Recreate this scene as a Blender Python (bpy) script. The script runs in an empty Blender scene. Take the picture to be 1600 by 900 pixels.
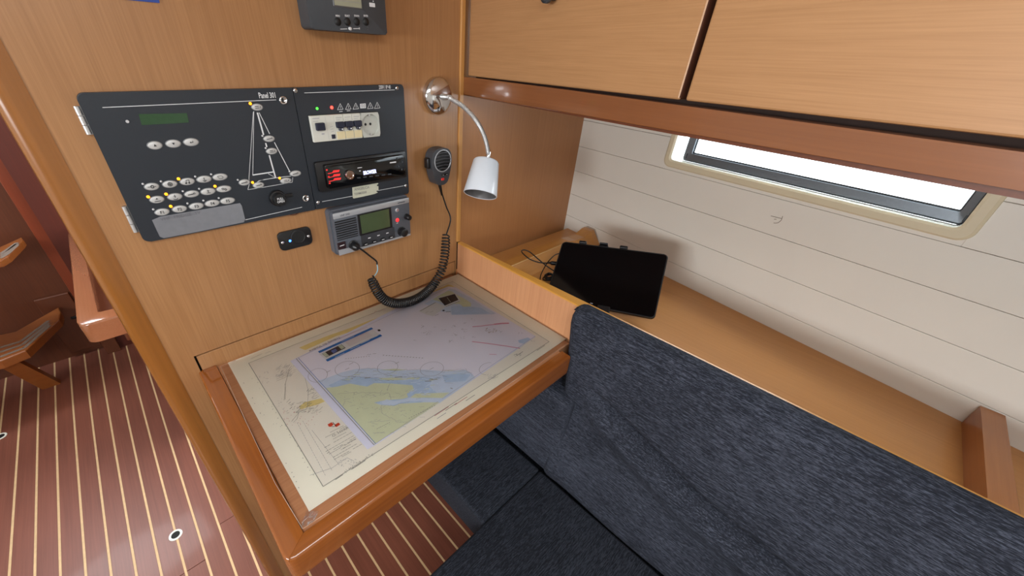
import bpy, bmesh, math, random
from math import sin, cos, radians, pi, sqrt
from mathutils import Vector, Matrix
random.seed(4)
SC = bpy.context.scene
COL = SC.collection

# ------------------------------------------------------------------ camera
CAM = Vector((-0.3307, -0.7, 0.1971))
R = Vector((0.73535891, -0.67658979, 0.03838654))
U = Vector((0.34899263, 0.42664483, 0.83437302))
F = Vector((0.58090569, 0.60016701, -0.54986193))
FL, PX, PY = 589.89, 735.728, 478.767
cd = bpy.data.cameras.new('camera')
cd.sensor_width = 36.0
cd.lens = FL * 36.0 / 1600.0
cd.shift_x = (800 - PX) / 1600.0
cd.shift_y = (PY - 450) / 1600.0
cd.clip_start = 0.01
cam = bpy.data.objects.new('camera', cd)
COL.objects.link(cam)
cam.matrix_world = Matrix(((R.x, U.x, -F.x, CAM.x), (R.y, U.y, -F.y, CAM.y), (R.z, U.z, -F.z, CAM.z), (0, 0, 0, 1)))
SC.camera = cam

# ------------------------------------------------------------------ world, light, exposure
w = bpy.data.worlds.new('world'); SC.world = w; w.use_nodes = True
bg = w.node_tree.nodes['Background']
bg.inputs[0].default_value = (0.86, 0.93, 1.0, 1)
bg.inputs[1].default_value = 3.0
SC.view_settings.view_transform = 'Standard'
SC.view_settings.look = 'None'
SC.view_settings.gamma = 1.0
SC.view_settings.exposure = 0.9
try: SC.view_settings.use_curve_mapping = False
except Exception: pass

def area(name, loc, target, sx, sy, power, col=(1, 1, 1)):
    l = bpy.data.lights.new(name, 'AREA'); l.shape = 'RECTANGLE'; l.size = sx; l.size_y = sy
    l.energy = power; l.color = col
    o = bpy.data.objects.new(name, l); COL.objects.link(o)
    o.location = loc
    o.rotation_euler = (Vector(target) - Vector(loc)).to_track_quat('-Z', 'Y').to_euler()
    return o
area('saloon_hatch_light', (-0.50, -0.95, 0.615), (-0.35, -0.6, -1.0), 0.8, 0.7, 11.5, (0.93, 0.97, 1.0))
area('companionway_light', (-1.05, 1.55, 0.40), (-0.75, 0.2, -1.1), 0.7, 0.35, 6.0, (0.90, 0.95, 1.0))
area('port_window_light', (-2.15, -0.75, 0.16), (0.0, -0.6, -0.1), 0.9, 0.3, 16.0, (0.92, 0.96, 1.0))
area('hull_window_daylight', (0.70, -0.585, 0.20), (-0.3, -0.42, -0.15), 0.46, 0.16, 5.0, (0.94, 0.97, 1.0))

# ------------------------------------------------------------------ helpers
def on(p, ax, val):
    """point of the plane axis=val that the photograph shows at pixel p"""
    d = F + R * ((p[0] - PX) / FL) - U * ((p[1] - PY) / FL)
    return CAM + d * ((val - CAM[ax]) / d[ax])

TH = radians(11.55)
HN = Vector((cos(TH), -sin(TH), 0)); HU = Vector((-sin(TH), -cos(TH), 0))
def hp(k, s, z): return HN * k + HU * s + Vector((0, 0, z))
HM = Matrix(((HU.x, HN.x, 0, 0), (HU.y, HN.y, 0, 0), (0, 0, 1, 0), (0, 0, 0, 1)))   # (s,k,z) -> world

def new(): return bmesh.new()

def box(bm, lo, hi, bev=0.0, seg=2, M=None, mi=0):
    c = [(a + b) / 2 for a, b in zip(lo, hi)]; s = [abs(b - a) for a, b in zip(lo, hi)]
    g = bmesh.ops.create_cube(bm, size=1.0)
    vs = g['verts']
    for v in vs: v.co = Vector((c[0] + v.co.x * s[0], c[1] + v.co.y * s[1], c[2] + v.co.z * s[2]))
    fs = list({f for v in vs for f in v.link_faces})
    if bev > 0:
        es = list({e for v in vs for e in v.link_edges})
        r = bmesh.ops.bevel(bm, geom=es, offset=min(bev, min(s) * .49), segments=seg, profile=.5, affect='EDGES')
        vs = list({v for f in r['faces'] for v in f.verts} | {v for v in vs if v.is_valid})
        fs = list({f for v in vs for f in v.link_faces})
    for f in fs: f.material_index = mi
    if M is not None:
        for v in vs: v.co = M @ v.co
    return vs

def prism(bm, pts, ext, mi=0, bev=0, seg=2):
    """solid from a planar outline pushed by vector ext"""
    pts = [Vector(p) for p in pts]; ext = Vector(ext)
    a = [bm.verts.new(p) for p in pts]; b = [bm.verts.new(p + ext) for p in pts]
    n = len(pts); fs = []
    fa = bm.faces.new(a); fb = bm.faces.new(list(reversed(b))); fs += [fa, fb]
    for i in range(n):
        fs.append(bm.faces.new((a[i], b[i], b[(i + 1) % n], a[(i + 1) % n])))
    for f in fs: f.material_index = mi
    if bev:
        r = bmesh.ops.bevel(bm, geom=list(fb.edges), offset=bev, segments=seg, profile=.5, affect='EDGES')
        for f in r['faces']: f.material_index = mi
    return a + b

def rrect(w, h, r, seg=5):
    """rounded rectangle outline centred on 0, counterclockwise; r may be 4 radii (bl, br, tr, tl)"""
    if not isinstance(r, (list, tuple)): r = (r,) * 4
    out = []
    for (cx, cy, a0, q) in ((-w/2, -h/2, pi, r[0]), (w/2, -h/2, 1.5*pi, r[1]), (w/2, h/2, 0, r[2]), (-w/2, h/2, .5*pi, r[3])):
        ox = cx + (q if cx < 0 else -q); oy = cy + (q if cy < 0 else -q)
        for i in range(seg + 1):
            a = a0 + (pi / 2) * i / seg
            out.append((ox + q * cos(a), oy + q * sin(a)))
    return out

def tube(bm, pts, r, seg=8, mi=0, caps=True):
    pts = [Vector(p) for p in pts]; n = len(pts)
    rr = r if isinstance(r, (list, tuple)) else [r] * n
    t0 = (pts[1] - pts[0]).normalized()
    x = t0.orthogonal().normalized(); rings = []
    for i in range(n):
        t = (pts[min(i + 1, n - 1)] - pts[max(i - 1, 0)]).normalized()
        x = (x - t * x.dot(t)).normalized(); y = t.cross(x)
        rings.append([bm.verts.new(pts[i] + (x * cos(2*pi*k/seg) + y * sin(2*pi*k/seg)) * rr[i]) for k in range(seg)])
    for i in range(n - 1):
        for k in range(seg):
            f = bm.faces.new((rings[i][k], rings[i][(k+1) % seg], rings[i+1][(k+1) % seg], rings[i+1][k])); f.material_index = mi; f.smooth = True
    if caps:
        for q in (list(reversed(rings[0])), rings[-1]):
            f = bm.faces.new(q); f.material_index = mi

def axisM(o, z, x=None):
    z = Vector(z).normalized()
    x = Vector(x) if x is not None else z.orthogonal()
    x = (x - z * x.dot(z)).normalized(); y = z.cross(x); o = Vector(o)
    return Matrix(((x.x, y.x, z.x, o.x), (x.y, y.y, z.y, o.y), (x.z, y.z, z.z, o.z), (0, 0, 0, 1)))

def lathe(bm, prof, M, seg=28, mi=0, sx=1.0, sy=1.0, smooth=True):
    rings = []
    for (r, h) in prof:
        if r < 1e-6: rings.append([bm.verts.new(M @ Vector((0, 0, h)))])
        else: rings.append([bm.verts.new(M @ Vector((r * sx * cos(2*pi*k/seg), r * sy * sin(2*pi*k/seg), h))) for k in range(seg)])
    for a, b in zip(rings, rings[1:]):
        for k in range(seg):
            if len(a) == 1 and len(b) == 1: continue
            if len(a) == 1: q = (a[0], b[k], b[(k+1) % seg])
            elif len(b) == 1: q = (a[k], b[0], a[(k+1) % seg])
            else: q = (a[k], b[k], b[(k+1) % seg], a[(k+1) % seg])
            f = bm.faces.new(q); f.material_index = mi; f.smooth = smooth

def smooth_path(P, n=8):
    """Catmull-Rom through the points"""
    P = [Vector(p) for p in P]; out = []
    for i in range(len(P) - 1):
        a = P[max(i-1, 0)]; b = P[i]; c = P[i+1]; d = P[min(i+2, len(P)-1)]
        for k in range(n):
            t = k / n
            out.append(.5 * ((2*b) + (c - a)*t + (2*a - 5*b + 4*c - d)*t*t + (-a + 3*b - 3*c + d)*t**3))
    out.append(P[-1]); return out

def poly(bm, pts, mi=0):
    f = bm.faces.new([bm.verts.new(Vector(p)) for p in pts]); f.material_index = mi; return f

def ribbon(bm, pts, wd, nrm, mi=0):
    """flat printed line of width wd in the plane with normal nrm"""
    nrm = Vector(nrm); pts = [Vector(p) for p in pts]
    for a, b in zip(pts, pts[1:]):
        d = (b - a)
        if d.length < 1e-7: continue
        s = d.normalized().cross(nrm) * (wd / 2)
        f = bm.faces.new([bm.verts.new(v) for v in (a - s, b - s, b + s, a + s)]); f.material_index = mi

def obj(name, bm, mats, parent=None, label=None, recalc=True, smooth=False, kind=None):
    if recalc: bmesh.ops.recalc_face_normals(bm, faces=bm.faces[:])
    me = bpy.data.meshes.new(name); bm.to_mesh(me); bm.free()
    if not isinstance(mats, (list, tuple)): mats = [mats]
    for m in mats: me.materials.append(m)
    if smooth:
        for p in me.polygons: p.use_smooth = True
        try: me.set_sharp_from_angle(angle=radians(40))
        except Exception: pass
    o = bpy.data.objects.new(name, me); COL.objects.link(o)
    if parent is not None:
        t = parent
        while t.parent is not None: t = t.parent
        me.transform(Matrix.Translation(-t.location))
        if parent.type == 'MESH' and parent.parent is None and parent.location.length > 0: pass
        o.parent = parent
    if label: o['label'] = label
    if kind: o['kind'] = kind
    return o

def thing(name, label, cat, loc=(0, 0, 0), group=None):
    o = bpy.data.objects.new(name, None); COL.objects.link(o); o.location = loc
    o.empty_display_size = .02
    o['label'] = label; o['category'] = cat
    if group: o['group'] = group
    return o
def tag(o, label, cat, group=None):
    o['label'] = label; o['category'] = cat
    if group: o['group'] = group
    # put the origin of a one-mesh thing at its base
    me = o.data; xs = [v.co for v in me.vertices]
    c = Vector(((min(v.x for v in xs) + max(v.x for v in xs)) / 2, (min(v.y for v in xs) + max(v.y for v in xs)) / 2, min(v.z for v in xs)))
    me.transform(Matrix.Translation(-c)); o.location = c
    return o
def struct(name, bm, m, parent=None, **k):
    return obj(name, bm, m, parent, kind=None if parent else 'structure', **k)

_fonts = {}
def text(s, size, o, xd, yd, mat, parent, name='lettering', align='LEFT', xs=1.0, depth=0.0, bold=0.0):
    """lettering mesh: baseline origin o, reading direction xd, up yd"""
    cu = bpy.data.curves.new(name, 'FONT'); cu.body = s; cu.size = size; cu.align_x = align
    cu.extrude = depth; cu.offset = bold; cu.resolution_u = 2
    t = bpy.data.objects.new(name, cu)
    COL.objects.link(t)
    bpy.context.view_layer.update()
    me = bpy.data.meshes.new_from_object(t)
    bpy.data.objects.remove(t); bpy.data.curves.remove(cu)
    xd = Vector(xd).normalized(); yd = Vector(yd); yd = (yd - xd * yd.dot(xd)).normalized(); zd = xd.cross(yd); o = Vector(o)
    M = Matrix(((xd.x * xs, yd.x, zd.x, o.x), (xd.y * xs, yd.y, zd.y, o.y), (xd.z * xs, yd.z, zd.z, o.z), (0, 0, 0, 1)))
    me.transform(M)
    me.materials.clear(); me.materials.append(mat)
    ob = bpy.data.objects.new(name, me); COL.objects.link(ob)
    if parent is not None:
        tt = parent
        while tt.parent is not None: tt = tt.parent
        me.transform(Matrix.Translation(-tt.location)); ob.parent = parent
    return ob

# ------------------------------------------------------------------ materials
def lin(c):
    return tuple(((x / 255) / 12.92 if x / 255 <= .04045 else ((x / 255 + .055) / 1.055) ** 2.4) for x in c)
def base(name, rough=.5, metal=0.0, coat=0.0, spec=.5):
    m = bpy.data.materials.new(name); m.use_nodes = True
    b = m.node_tree.nodes['Principled BSDF']
    b.inputs['Roughness'].default_value = rough; b.inputs['Metallic'].default_value = metal
    b.inputs['Coat Weight'].default_value = coat; b.inputs['Coat Roughness'].default_value = .08
    b.inputs['Specular IOR Level'].default_value = spec
    return m, b, m.node_tree
def plain(name, rgb, rough=.5, metal=0.0, coat=0.0, var=.06, scale=60.0, spec=.5, emit=0.0, bump=0.0):
    m, b, nt = base(name, rough, metal, coat, spec); c = lin(rgb)
    tc = nt.nodes.new('ShaderNodeTexCoord'); no = nt.nodes.new('ShaderNodeTexNoise')
    no.inputs['Scale'].default_value = scale; no.inputs['Detail'].default_value = 4
    nt.links.new(tc.outputs['Object'], no.inputs['Vector'])
    r = nt.nodes.new('ShaderNodeValToRGB'); nt.links.new(no.outputs['Fac'], r.inputs[0])
    r.color_ramp.elements[0].position = .3; r.color_ramp.elements[1].position = .7
    r.color_ramp.elements[0].color = (*[x * (1 - var) for x in c], 1); r.color_ramp.elements[1].color = (*[min(1, x * (1 + var)) for x in c], 1)
    nt.links.new(r.outputs[0], b.inputs['Base Color'])
    if emit > 0:
        b.inputs['Emission Color'].default_value = (*c, 1); b.inputs['Emission Strength'].default_value = emit
    if bump > 0:
        bp = nt.nodes.new('ShaderNodeBump'); bp.inputs['Strength'].default_value = bump; bp.inputs['Distance'].default_value = .001
        nt.links.new(no.outputs['Fac'], bp.inputs['Height']); nt.links.new(bp.outputs[0], b.inputs['Normal'])
    return m
def wood(name, dark, light, grain='z', rot=0.0, rough=.4, coat=0.0, fine=420.0, contrast=1.0, big=.35, bump=.05):
    """veneer or varnished timber: long streaks along the grain axis over slow colour drift"""
    m, b, nt = base(name, rough, 0, coat)
    N = nt.nodes.new; L = nt.links.new
    tc = N('ShaderNodeTexCoord'); vr = N('ShaderNodeVectorRotate'); vr.rotation_type = 'Z_AXIS'; vr.inputs['Angle'].default_value = rot
    L(tc.outputs['Object'], vr.inputs['Vector'])
    def noise(scale_across, along, detail, rough_=.6):
        mp = N('ShaderNodeMapping'); s = [scale_across] * 3; s['xyz'.index(grain)] = along
        mp.inputs['Scale'].default_value = s; L(vr.outputs[0], mp.inputs['Vector'])
        n = N('ShaderNodeTexNoise'); n.inputs['Scale'].default_value = 1.0; n.inputs['Detail'].default_value = detail
        n.inputs['Roughness'].default_value = rough_; L(mp.outputs[0], n.inputs['Vector']); return n
    n1 = noise(fine, fine * .02, 3); n2 = noise(fine * .28, fine * .007, 2); n3 = noise(7, 2.2, 2)
    a = N('ShaderNodeMath'); a.operation = 'MULTIPLY'; a.inputs[1].default_value = .55 * contrast; L(n1.outputs['Fac'], a.inputs[0])
    c = N('ShaderNodeMath'); c.operation = 'MULTIPLY_ADD'; c.inputs[1].default_value = .3 * contrast; L(n2.outputs['Fac'], c.inputs[0]); L(a.outputs[0], c.inputs[2])
    d = N('ShaderNodeMath'); d.operation = 'MULTIPLY_ADD'; d.inputs[1].default_value = big; L(n3.outputs['Fac'], d.inputs[0]); L(c.outputs[0], d.inputs[2])
    e = N('ShaderNodeMath'); e.operation = 'SUBTRACT'; e.inputs[1].default_value = (.425 * contrast + big * .5) - .5; L(d.outputs[0], e.inputs[0])
    r = N('ShaderNodeValToRGB'); L(e.outputs[0], r.inputs[0])
    r.color_ramp.elements[0].position = .2; r.color_ramp.elements[1].position = .8
    r.color_ramp.elements[0].color = (*lin(dark), 1); r.color_ramp.elements[1].color = (*lin(light), 1)
    L(r.outputs[0], b.inputs['Base Color'])
    if bump:
        bp = N('ShaderNodeBump'); bp.inputs['Strength'].default_value = bump; bp.inputs['Distance'].default_value = .0005
        L(c.outputs[0], bp.inputs['Height']); L(bp.outputs[0], b.inputs['Normal'])
    return m
def fabric(name, dark, mid, light, grain='y'):
    m, b, nt = base(name, .92, 0, 0, .25)
    b.inputs['Sheen Weight'].default_value = 0.0
    N = nt.nodes.new; L = nt.links.new
    tc = N('ShaderNodeTexCoord')
    def noise(a, al, det):
        mp = N('ShaderNodeMapping'); s = [a] * 3; s['xyz'.index(grain)] = al
        mp.inputs['Scale'].default_value = s; L(tc.outputs['Object'], mp.inputs['Vector'])
        n = N('ShaderNodeTexNoise'); n.inputs['Scale'].default_value = 1; n.inputs['Detail'].default_value = det; L(mp.outputs[0], n.inputs['Vector']); return n
    n1 = noise(1900, 150, 2); n2 = noise(520, 36, 3); n3 = noise(6, 4, 2)
    a = N('ShaderNodeMath'); a.operation = 'MULTIPLY_ADD'; a.inputs[1].default_value = .6; L(n2.outputs['Fac'], a.inputs[0]); L(n1.outputs['Fac'], a.inputs[2])
    c = N('ShaderNodeMath'); c.operation = 'MULTIPLY_ADD'; c.inputs[1].default_value = .25; L(n3.outputs['Fac'], c.inputs[0]); L(a.outputs[0], c.inputs[2])
    r = N('ShaderNodeValToRGB'); L(c.outputs[0], r.inputs[0]); el = r.color_ramp.elements
    el[0].position = .72; el[0].color = (*lin(dark), 1); el[1].position = 1.0; el[1].color = (*lin(mid), 1)
    x = el.new(1.0); x.position = 1.0; x.color = (*lin(light), 1); el[1].position = .95 if el[1].color[0] < x.color[0] else el[1].position
    L(r.outputs[0], b.inputs['Base Color'])
    bp = N('ShaderNodeBump'); bp.inputs['Strength'].default_value = .2; bp.inputs['Distance'].default_value = .0008
    L(a.outputs[0], bp.inputs['Height']); L(bp.outputs[0], b.inputs['Normal'])
    return m
def emitter(name, rgb, strength):
    m, b, nt = base(name, .4); c = lin(rgb)
    b.inputs['Base Color'].default_value = (*c, 1); b.inputs['Emission Color'].default_value = (*c, 1); b.inputs['Emission Strength'].default_value = strength
    return m

M_bulk = wood('bulkhead_veneer', (138, 94, 57), (178, 131, 86), 'z', 0, .34, .1)
M_recess = wood('recess_veneer', (156, 104, 62), (190, 134, 86), 'z', 0, .4, 0, 420, .6, .2)
M_back = wood('table_back_veneer', (160, 110, 70), (200, 146, 98), 'z', 0, .4)
M_door = wood('door_veneer', (152, 108, 68), (190, 144, 100), 'x', TH - pi / 2, .4, 0, 640, .75, .25)
M_dooredge = wood('door_edge', (58, 28, 12), (84, 42, 20), 'z', 0, .6)
M_rail = wood('rail_varnish', (106, 62, 35), (148, 92, 54), 'x', TH - pi / 2, .22, .5, 260, .6)
M_trim = wood('trim_varnish', (112, 66, 24), (158, 100, 42), 'z', 0, .25, .5, 200, .6)
M_lighttrim = wood('light_trim', (176, 122, 62), (206, 150, 84), 'z', 0, .4, .1, 300, .6)
M_frame_x = wood('table_frame_varnish', (106, 55, 20), (158, 90, 34), 'x', 0, .2, .6, 220, .7)
M_frame_y = wood('table_frame_varnish_side', (106, 55, 20), (158, 90, 34), 'y', 0, .2, .6, 220, .7)
M_top = wood('tabletop_veneer', (170, 112, 76), (206, 150, 108), 'x', 0, .4, .1, 420)
M_board = wood('partition_veneer', (180, 122, 84), (214, 158, 114), 'z', 0, .42, 0, 420)
M_boardtop = wood('partition_top', (184, 124, 46), (222, 162, 74), 'y', 0, .35, .2, 300, .6)
M_shelf = wood('shelf_veneer', (176, 118, 58), (208, 148, 84), 'y', 0, .38, .1, 420, .7)
M_fiddle = wood('fiddle_timber', (168, 108, 44), (206, 144, 66), 'x', 0, .3, .3, 260, .6)
M_divider = wood('divider_timber', (150, 88, 44), (190, 124, 66), 'x', 0, .35, .2, 260, .6)
M_plank = wood('floor_mahogany', (104, 58, 44), (144, 86, 68), 'y', 0, .38, .12, 260, .8, .5)
M_strip = plain('floor_holly_strip', (218, 184, 138), .5, scale=80)
M_joint = plain('dark_joint', (38, 20, 12), .8)
M_gap = plain('shadow_gap', (26, 14, 8), .9)
M_dark_wood = wood('galley_wood', (78, 38, 20), (112, 60, 34), 'z', 0, .4, .15, 260, .7)
M_post = wood('galley_post', (118, 48, 24), (152, 70, 38), 'z', 0, .35, .2, 260, .6)
M_step = wood('step_timber', (118, 62, 26), (164, 96, 44), 'x', 0, .3, .3, 240, .7)
M_grip = plain('anti_slip_strip', (128, 112, 100), .9, bump=.4, scale=900)
M_rim = wood('galley_rim', (140, 84, 54), (184, 122, 84), 'y', 0, .16, 1.0, 240, .5)
M_hull = plain('white_hull_lining', (226, 221, 210), .42, var=.015, scale=9)
M_hullgap = plain('hull_joint', (200, 194, 186), .8)
M_cream = plain('window_flange', (214, 202, 172), .38, var=.02, scale=20)
M_lit = plain('window_reveal', (240, 242, 230), .35, var=.01)  # near white: daylight on the window ledge is put into the colour
M_alu = plain('grey_aluminium', (118, 124, 130), .35, .85, var=.04, scale=200)
M_panel = plain('panel_black', (33, 39, 47), .42, var=.04, scale=500, bump=.05)
M_dgrey = plain('device_grey', (58, 62, 67), .5, var=.03, scale=400)
M_black = plain('black_plastic', (20, 20, 22), .35, var=.08)
M_blackm = plain('black_matte', (14, 14, 15), .6, var=.1)
M_blackgloss = plain('black_gloss', (10, 10, 11), .08, var=.02)
M_chrome = plain('chrome', (212, 212, 214), .1, 1.0, var=.02)
M_steel = plain('brushed_steel', (206, 206, 206), .34, .8, var=.06, scale=300)
M_silver = plain('silver_paint', (172, 174, 178), .35, .35, var=.03)
M_btn = plain('button_silver', (190, 190, 188), .4, .1, var=.02)
M_btnrim = plain('button_rim', (122, 124, 126), .4, .3, var=.02)
M_ink = plain('ink_black', (36, 36, 38), .7)
M_white = plain('print_white', (214, 216, 218), .6, var=.01)
M_whiteg = plain('print_grey', (150, 152, 156), .6, var=.01)
M_shade = plain('shade_white', (222, 228, 236), .3, var=.01, coat=.3)
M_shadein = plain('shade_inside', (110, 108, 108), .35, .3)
M_module = plain('module_white', (206, 206, 196), .45, var=.02)
M_cream2 = plain('module_cream', (214, 200, 160), .5, var=.02)
M_navy = plain('breaker_toggle', (26, 30, 50), .45)
M_socket = plain('socket_grey', (186, 188, 180), .45, var=.02)
M_tape = plain('clear_tape', (118, 120, 126), .22, var=.05, scale=90, coat=.4)
M_label = plain('paper_label', (190, 190, 170), .6, var=.05, scale=300)
M_lcd = plain('lcd_green', (40, 72, 42), .2, var=.08, scale=200)
M_lcd2 = plain('lcd_olive', (72, 84, 58), .15, var=.05, scale=60)
M_lcd3 = plain('lcd_grey', (150, 152, 132), .25, var=.03, scale=60)
M_red = plain('red_print', (196, 40, 40), .5, emit=.5)
M_redd = plain('dark_red', (120, 20, 22), .4)
M_orange = emitter('amber_led', (255, 150, 22), 1.9)
M_green = emitter('green_led', (60, 235, 50), 2.2)
M_redled = emitter('red_led', (255, 50, 40), 3.5)
M_blueled = emitter('blue_led', (60, 120, 255), 3.0)
M_disp = emitter('radio_display', (190, 200, 255), 1.6)
M_off = plain('led_off', (196, 196, 198), .3)
M_cushion = fabric('cushion_fabric', (22, 24, 31), (38, 41, 51), (70, 74, 86), 'y')
M_seat = fabric('seat_fabric', (18, 20, 26), (31, 34, 42), (54, 58, 68), 'x')
M_piping = plain('cushion_piping', (34, 36, 44), .9, scale=400)
M_chart = plain('chart_paper', (242, 240, 224), .55, var=.02, scale=14)
M_charty = plain('chart_field', (234, 230, 218), .55, var=.02, scale=14)
M_sea = plain('chart_sea', (226, 225, 238), .5, var=.02, scale=14)
M_shal = plain('chart_shallow', (180, 202, 228), .5, var=.05, scale=60)
M_shal2 = plain('chart_shallow_pale', (200, 214, 234), .5, var=.03, scale=60)
M_land = plain('chart_land_green', (208, 214, 184), .5, var=.03, scale=40)
M_landy = plain('chart_land_yellow', (228, 210, 142), .5, var=.04, scale=60)
M_margin = plain('chart_margin', (222, 224, 244), .5, var=.01)
M_line = plain('chart_line', (138, 137, 132), .6)
M_fline = plain('chart_fine_line', (160, 160, 164), .6)
M_redf = plain('chart_fine_red', (186, 110, 112), .6)
M_mag = plain('chart_magenta', (214, 140, 166), .6)
M_blue = plain('advert_blue', (34, 112, 186), .5)
M_logo = plain('logo_red', (206, 66, 36), .5)
M_photo = plain('advert_dark_photo', (58, 50, 54), .5, var=.3, scale=200)
M_photo2 = plain('advert_photo_light', (182, 190, 170), .5, var=.2, scale=300)
M_photo3 = plain('advert_photo_blue', (92, 110, 170), .5, var=.2, scale=200)
M_sticker = plain('blue_sticker', (30, 62, 140), .4)
M_cable = plain('black_cable', (18, 18, 19), .4)
M_bluewire = plain('light_blue_wire', (140, 190, 206), .5)
M_ceiling = plain('ceiling_lining', (222, 218, 208), .6, var=.02, scale=8)

def clear(name, tint=(1, 1, 1), gloss=.1, rough=.05, bump=0):
    m = bpy.data.materials.new(name); m.use_nodes = True; nt = m.node_tree; nt.nodes.clear()
    o = nt.nodes.new('ShaderNodeOutputMaterial'); mx = nt.nodes.new('ShaderNodeMixShader'); t = nt.nodes.new('ShaderNodeBsdfTransparent')
    g = nt.nodes.new('ShaderNodeBsdfGlossy'); g.inputs['Roughness'].default_value = rough
    t.inputs[0].default_value = (*tint, 1)
    fr = nt.nodes.new('ShaderNodeFresnel'); fr.inputs[0].default_value = 1.3
    ad = nt.nodes.new('ShaderNodeMath'); ad.operation = 'MULTIPLY'; ad.inputs[1].default_value = gloss; nt.links.new(fr.outputs[0], ad.inputs[0])
    nt.links.new(ad.outputs[0], mx.inputs[0]); nt.links.new(t.outputs[0], mx.inputs[1]); nt.links.new(g.outputs[0], mx.inputs[2]); nt.links.new(mx.outputs[0], o.inputs[0])
    if bump:
        n = nt.nodes.new('ShaderNodeTexNoise'); n.inputs['Scale'].default_value = 30; b = nt.nodes.new('ShaderNodeBump'); b.inputs['Strength'].default_value = bump; b.inputs['Distance'].default_value = .002
        nt.links.new(n.outputs['Fac'], b.inputs['Height']); nt.links.new(b.outputs[0], g.inputs['Normal'])
    return m
M_glass = clear('window_glass', (.96, .98, .98), .6)
M_sleeve = clear('plastic_sleeve', (.98, .98, .98), .9, .12, .3)
M_crinkle = clear('plastic_crinkle', (.86, .86, .9), 3.5, .1, .6)

ZF = -1.12
# ================================================================== SETTING
# ---- floor: mahogany planks between pale holly strips
bm = new(); box(bm, (-2.6, -2.2, ZF - .06), (.85, 1.75, ZF - .006)); floor = struct('floor', bm, M_gap)
SX0, SXD = -0.9577, 0.0541
pm = None
for k in range(-12, 28):
    x0 = SX0 + SXD * k
    a = x0 + .003; b = x0 + SXD - .003
    if a > .15: break
    segs = [(-2.2, 1.75)]
    if k % 3 == 0: segs = [(-2.2, .3015), (.303, 1.75)]
    if 5 <= k <= 7: segs = [(-2.2, .215 + .0), (.2165, 1.75)]
    for (y0, y1) in segs:
        bm = new(); box(bm, (a, y0, ZF - .007), (b, y1, ZF), .0006, 1); struct('plank', bm, M_plank, floor)
    bm = new(); box(bm, (x0 - .003, -2.2, ZF - .007), (x0 + .003, 1.75, ZF + .0002)); struct('floor_strip', bm, M_strip, floor)

# ---- front bulkhead (the switch panel hangs on it) with a slot round the chart table's back board
bm = new()
Y1 = .022
for lo, hi in (((-.366, 0, ZF), (-.3345, Y1, .62)), ((-.3345, 0, -.2665), (.2813, Y1, .62)), ((.2813, 0, ZF), (.284, Y1, -.2118)), ((-.3345, 0, ZF), (.2815, Y1, -.40))):
    box(bm, lo, hi)
wf = struct('wall_front', bm, M_bulk)
bm = new(); box(bm, (-.34, .0125, -.41), (.2838, .0215, -.262)); struct('slot_backing', bm, M_gap, wf)
# rounded varnished post on the bulkhead's left edge
bm = new()
prof = [(-.366, -.0006), (-.380, -.0015), (-.390, -.0005), (-.396, .004), (-.3985, .011), (-.397, .020), (-.392, .027), (-.366, .0275)]
prism(bm, [(x, y, ZF) for x, y in prof], (0, 0, .62 - ZF)); struct('trim_1', bm, M_trim, smooth=True)
# light vertical strip where the panel ends
bm = new(); box(bm, (.2815, -.004, -.2115), (.2925, Y1, .62), .001, 1); struct('trim_2', bm, M_lighttrim)
# recess wall behind the shelf
bm = new(); box(bm, (.2975, .004, ZF), (.83, Y1, .62)); struct('wall_front_recess', bm, M_recess)
bm = new(); box(bm, (.2925, .008, -.3), (.2975, Y1, .62)); struct('gap_shade', bm, M_gap)  # dark filler: shade of the gap beside the light strip, put into colour

# ---- hull side with lining planks
bm = new()
zs = [-.322, -.248, -.174, -.0985, -.024, .0505, .125, .2, .62]
K0 = .7779
box(bm, (-.30, K0 + .006, ZF), (1.9, K0 + .03, -.30), M=HM)
box(bm, (-.30, K0 + .0061, -.30), (.1439, K0 + .03, .62), M=HM); box(bm, (.6848, K0 + .0061, -.30), (1.9, K0 + .03, .62), M=HM)
box(bm, (.1439, K0 + .0061, -.30), (.6848, K0 + .03, -.0125), M=HM); box(bm, (.1439, K0 + .0061, .182), (.6848, K0 + .03, .62), M=HM)
wr = struct('wall_right', bm, M_hullgap)
WS0, WS1, WZ0, WZ1 = .139, .690, -.0175, .187      # window flange outline
for za, zb in zip(zs, zs[1:]):
    spans = [(-.30, 1.9)]
    if zb > WZ0 and za < WZ1: spans = [(-.30, WS0 + .006), (WS1 - .006, 1.9)]
    g = .0003
    for s0, s1 in spans:
        bm = new(); box(bm, (s0, K0, za + g), (s1, K0 + .0062, zb - g), .0008, 2, HM); struct('lining_plank', bm, M_hull, wr)
    if len(spans) == 2 and za < WZ0:   # the strip below the window
        bm = new(); box(bm, (WS0 + .006, K0, za + g), (WS1 - .006, K0 + .0062, WZ0 + .006), 0, 1, HM); struct('lining_plank', bm, M_hull, wr)

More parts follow.
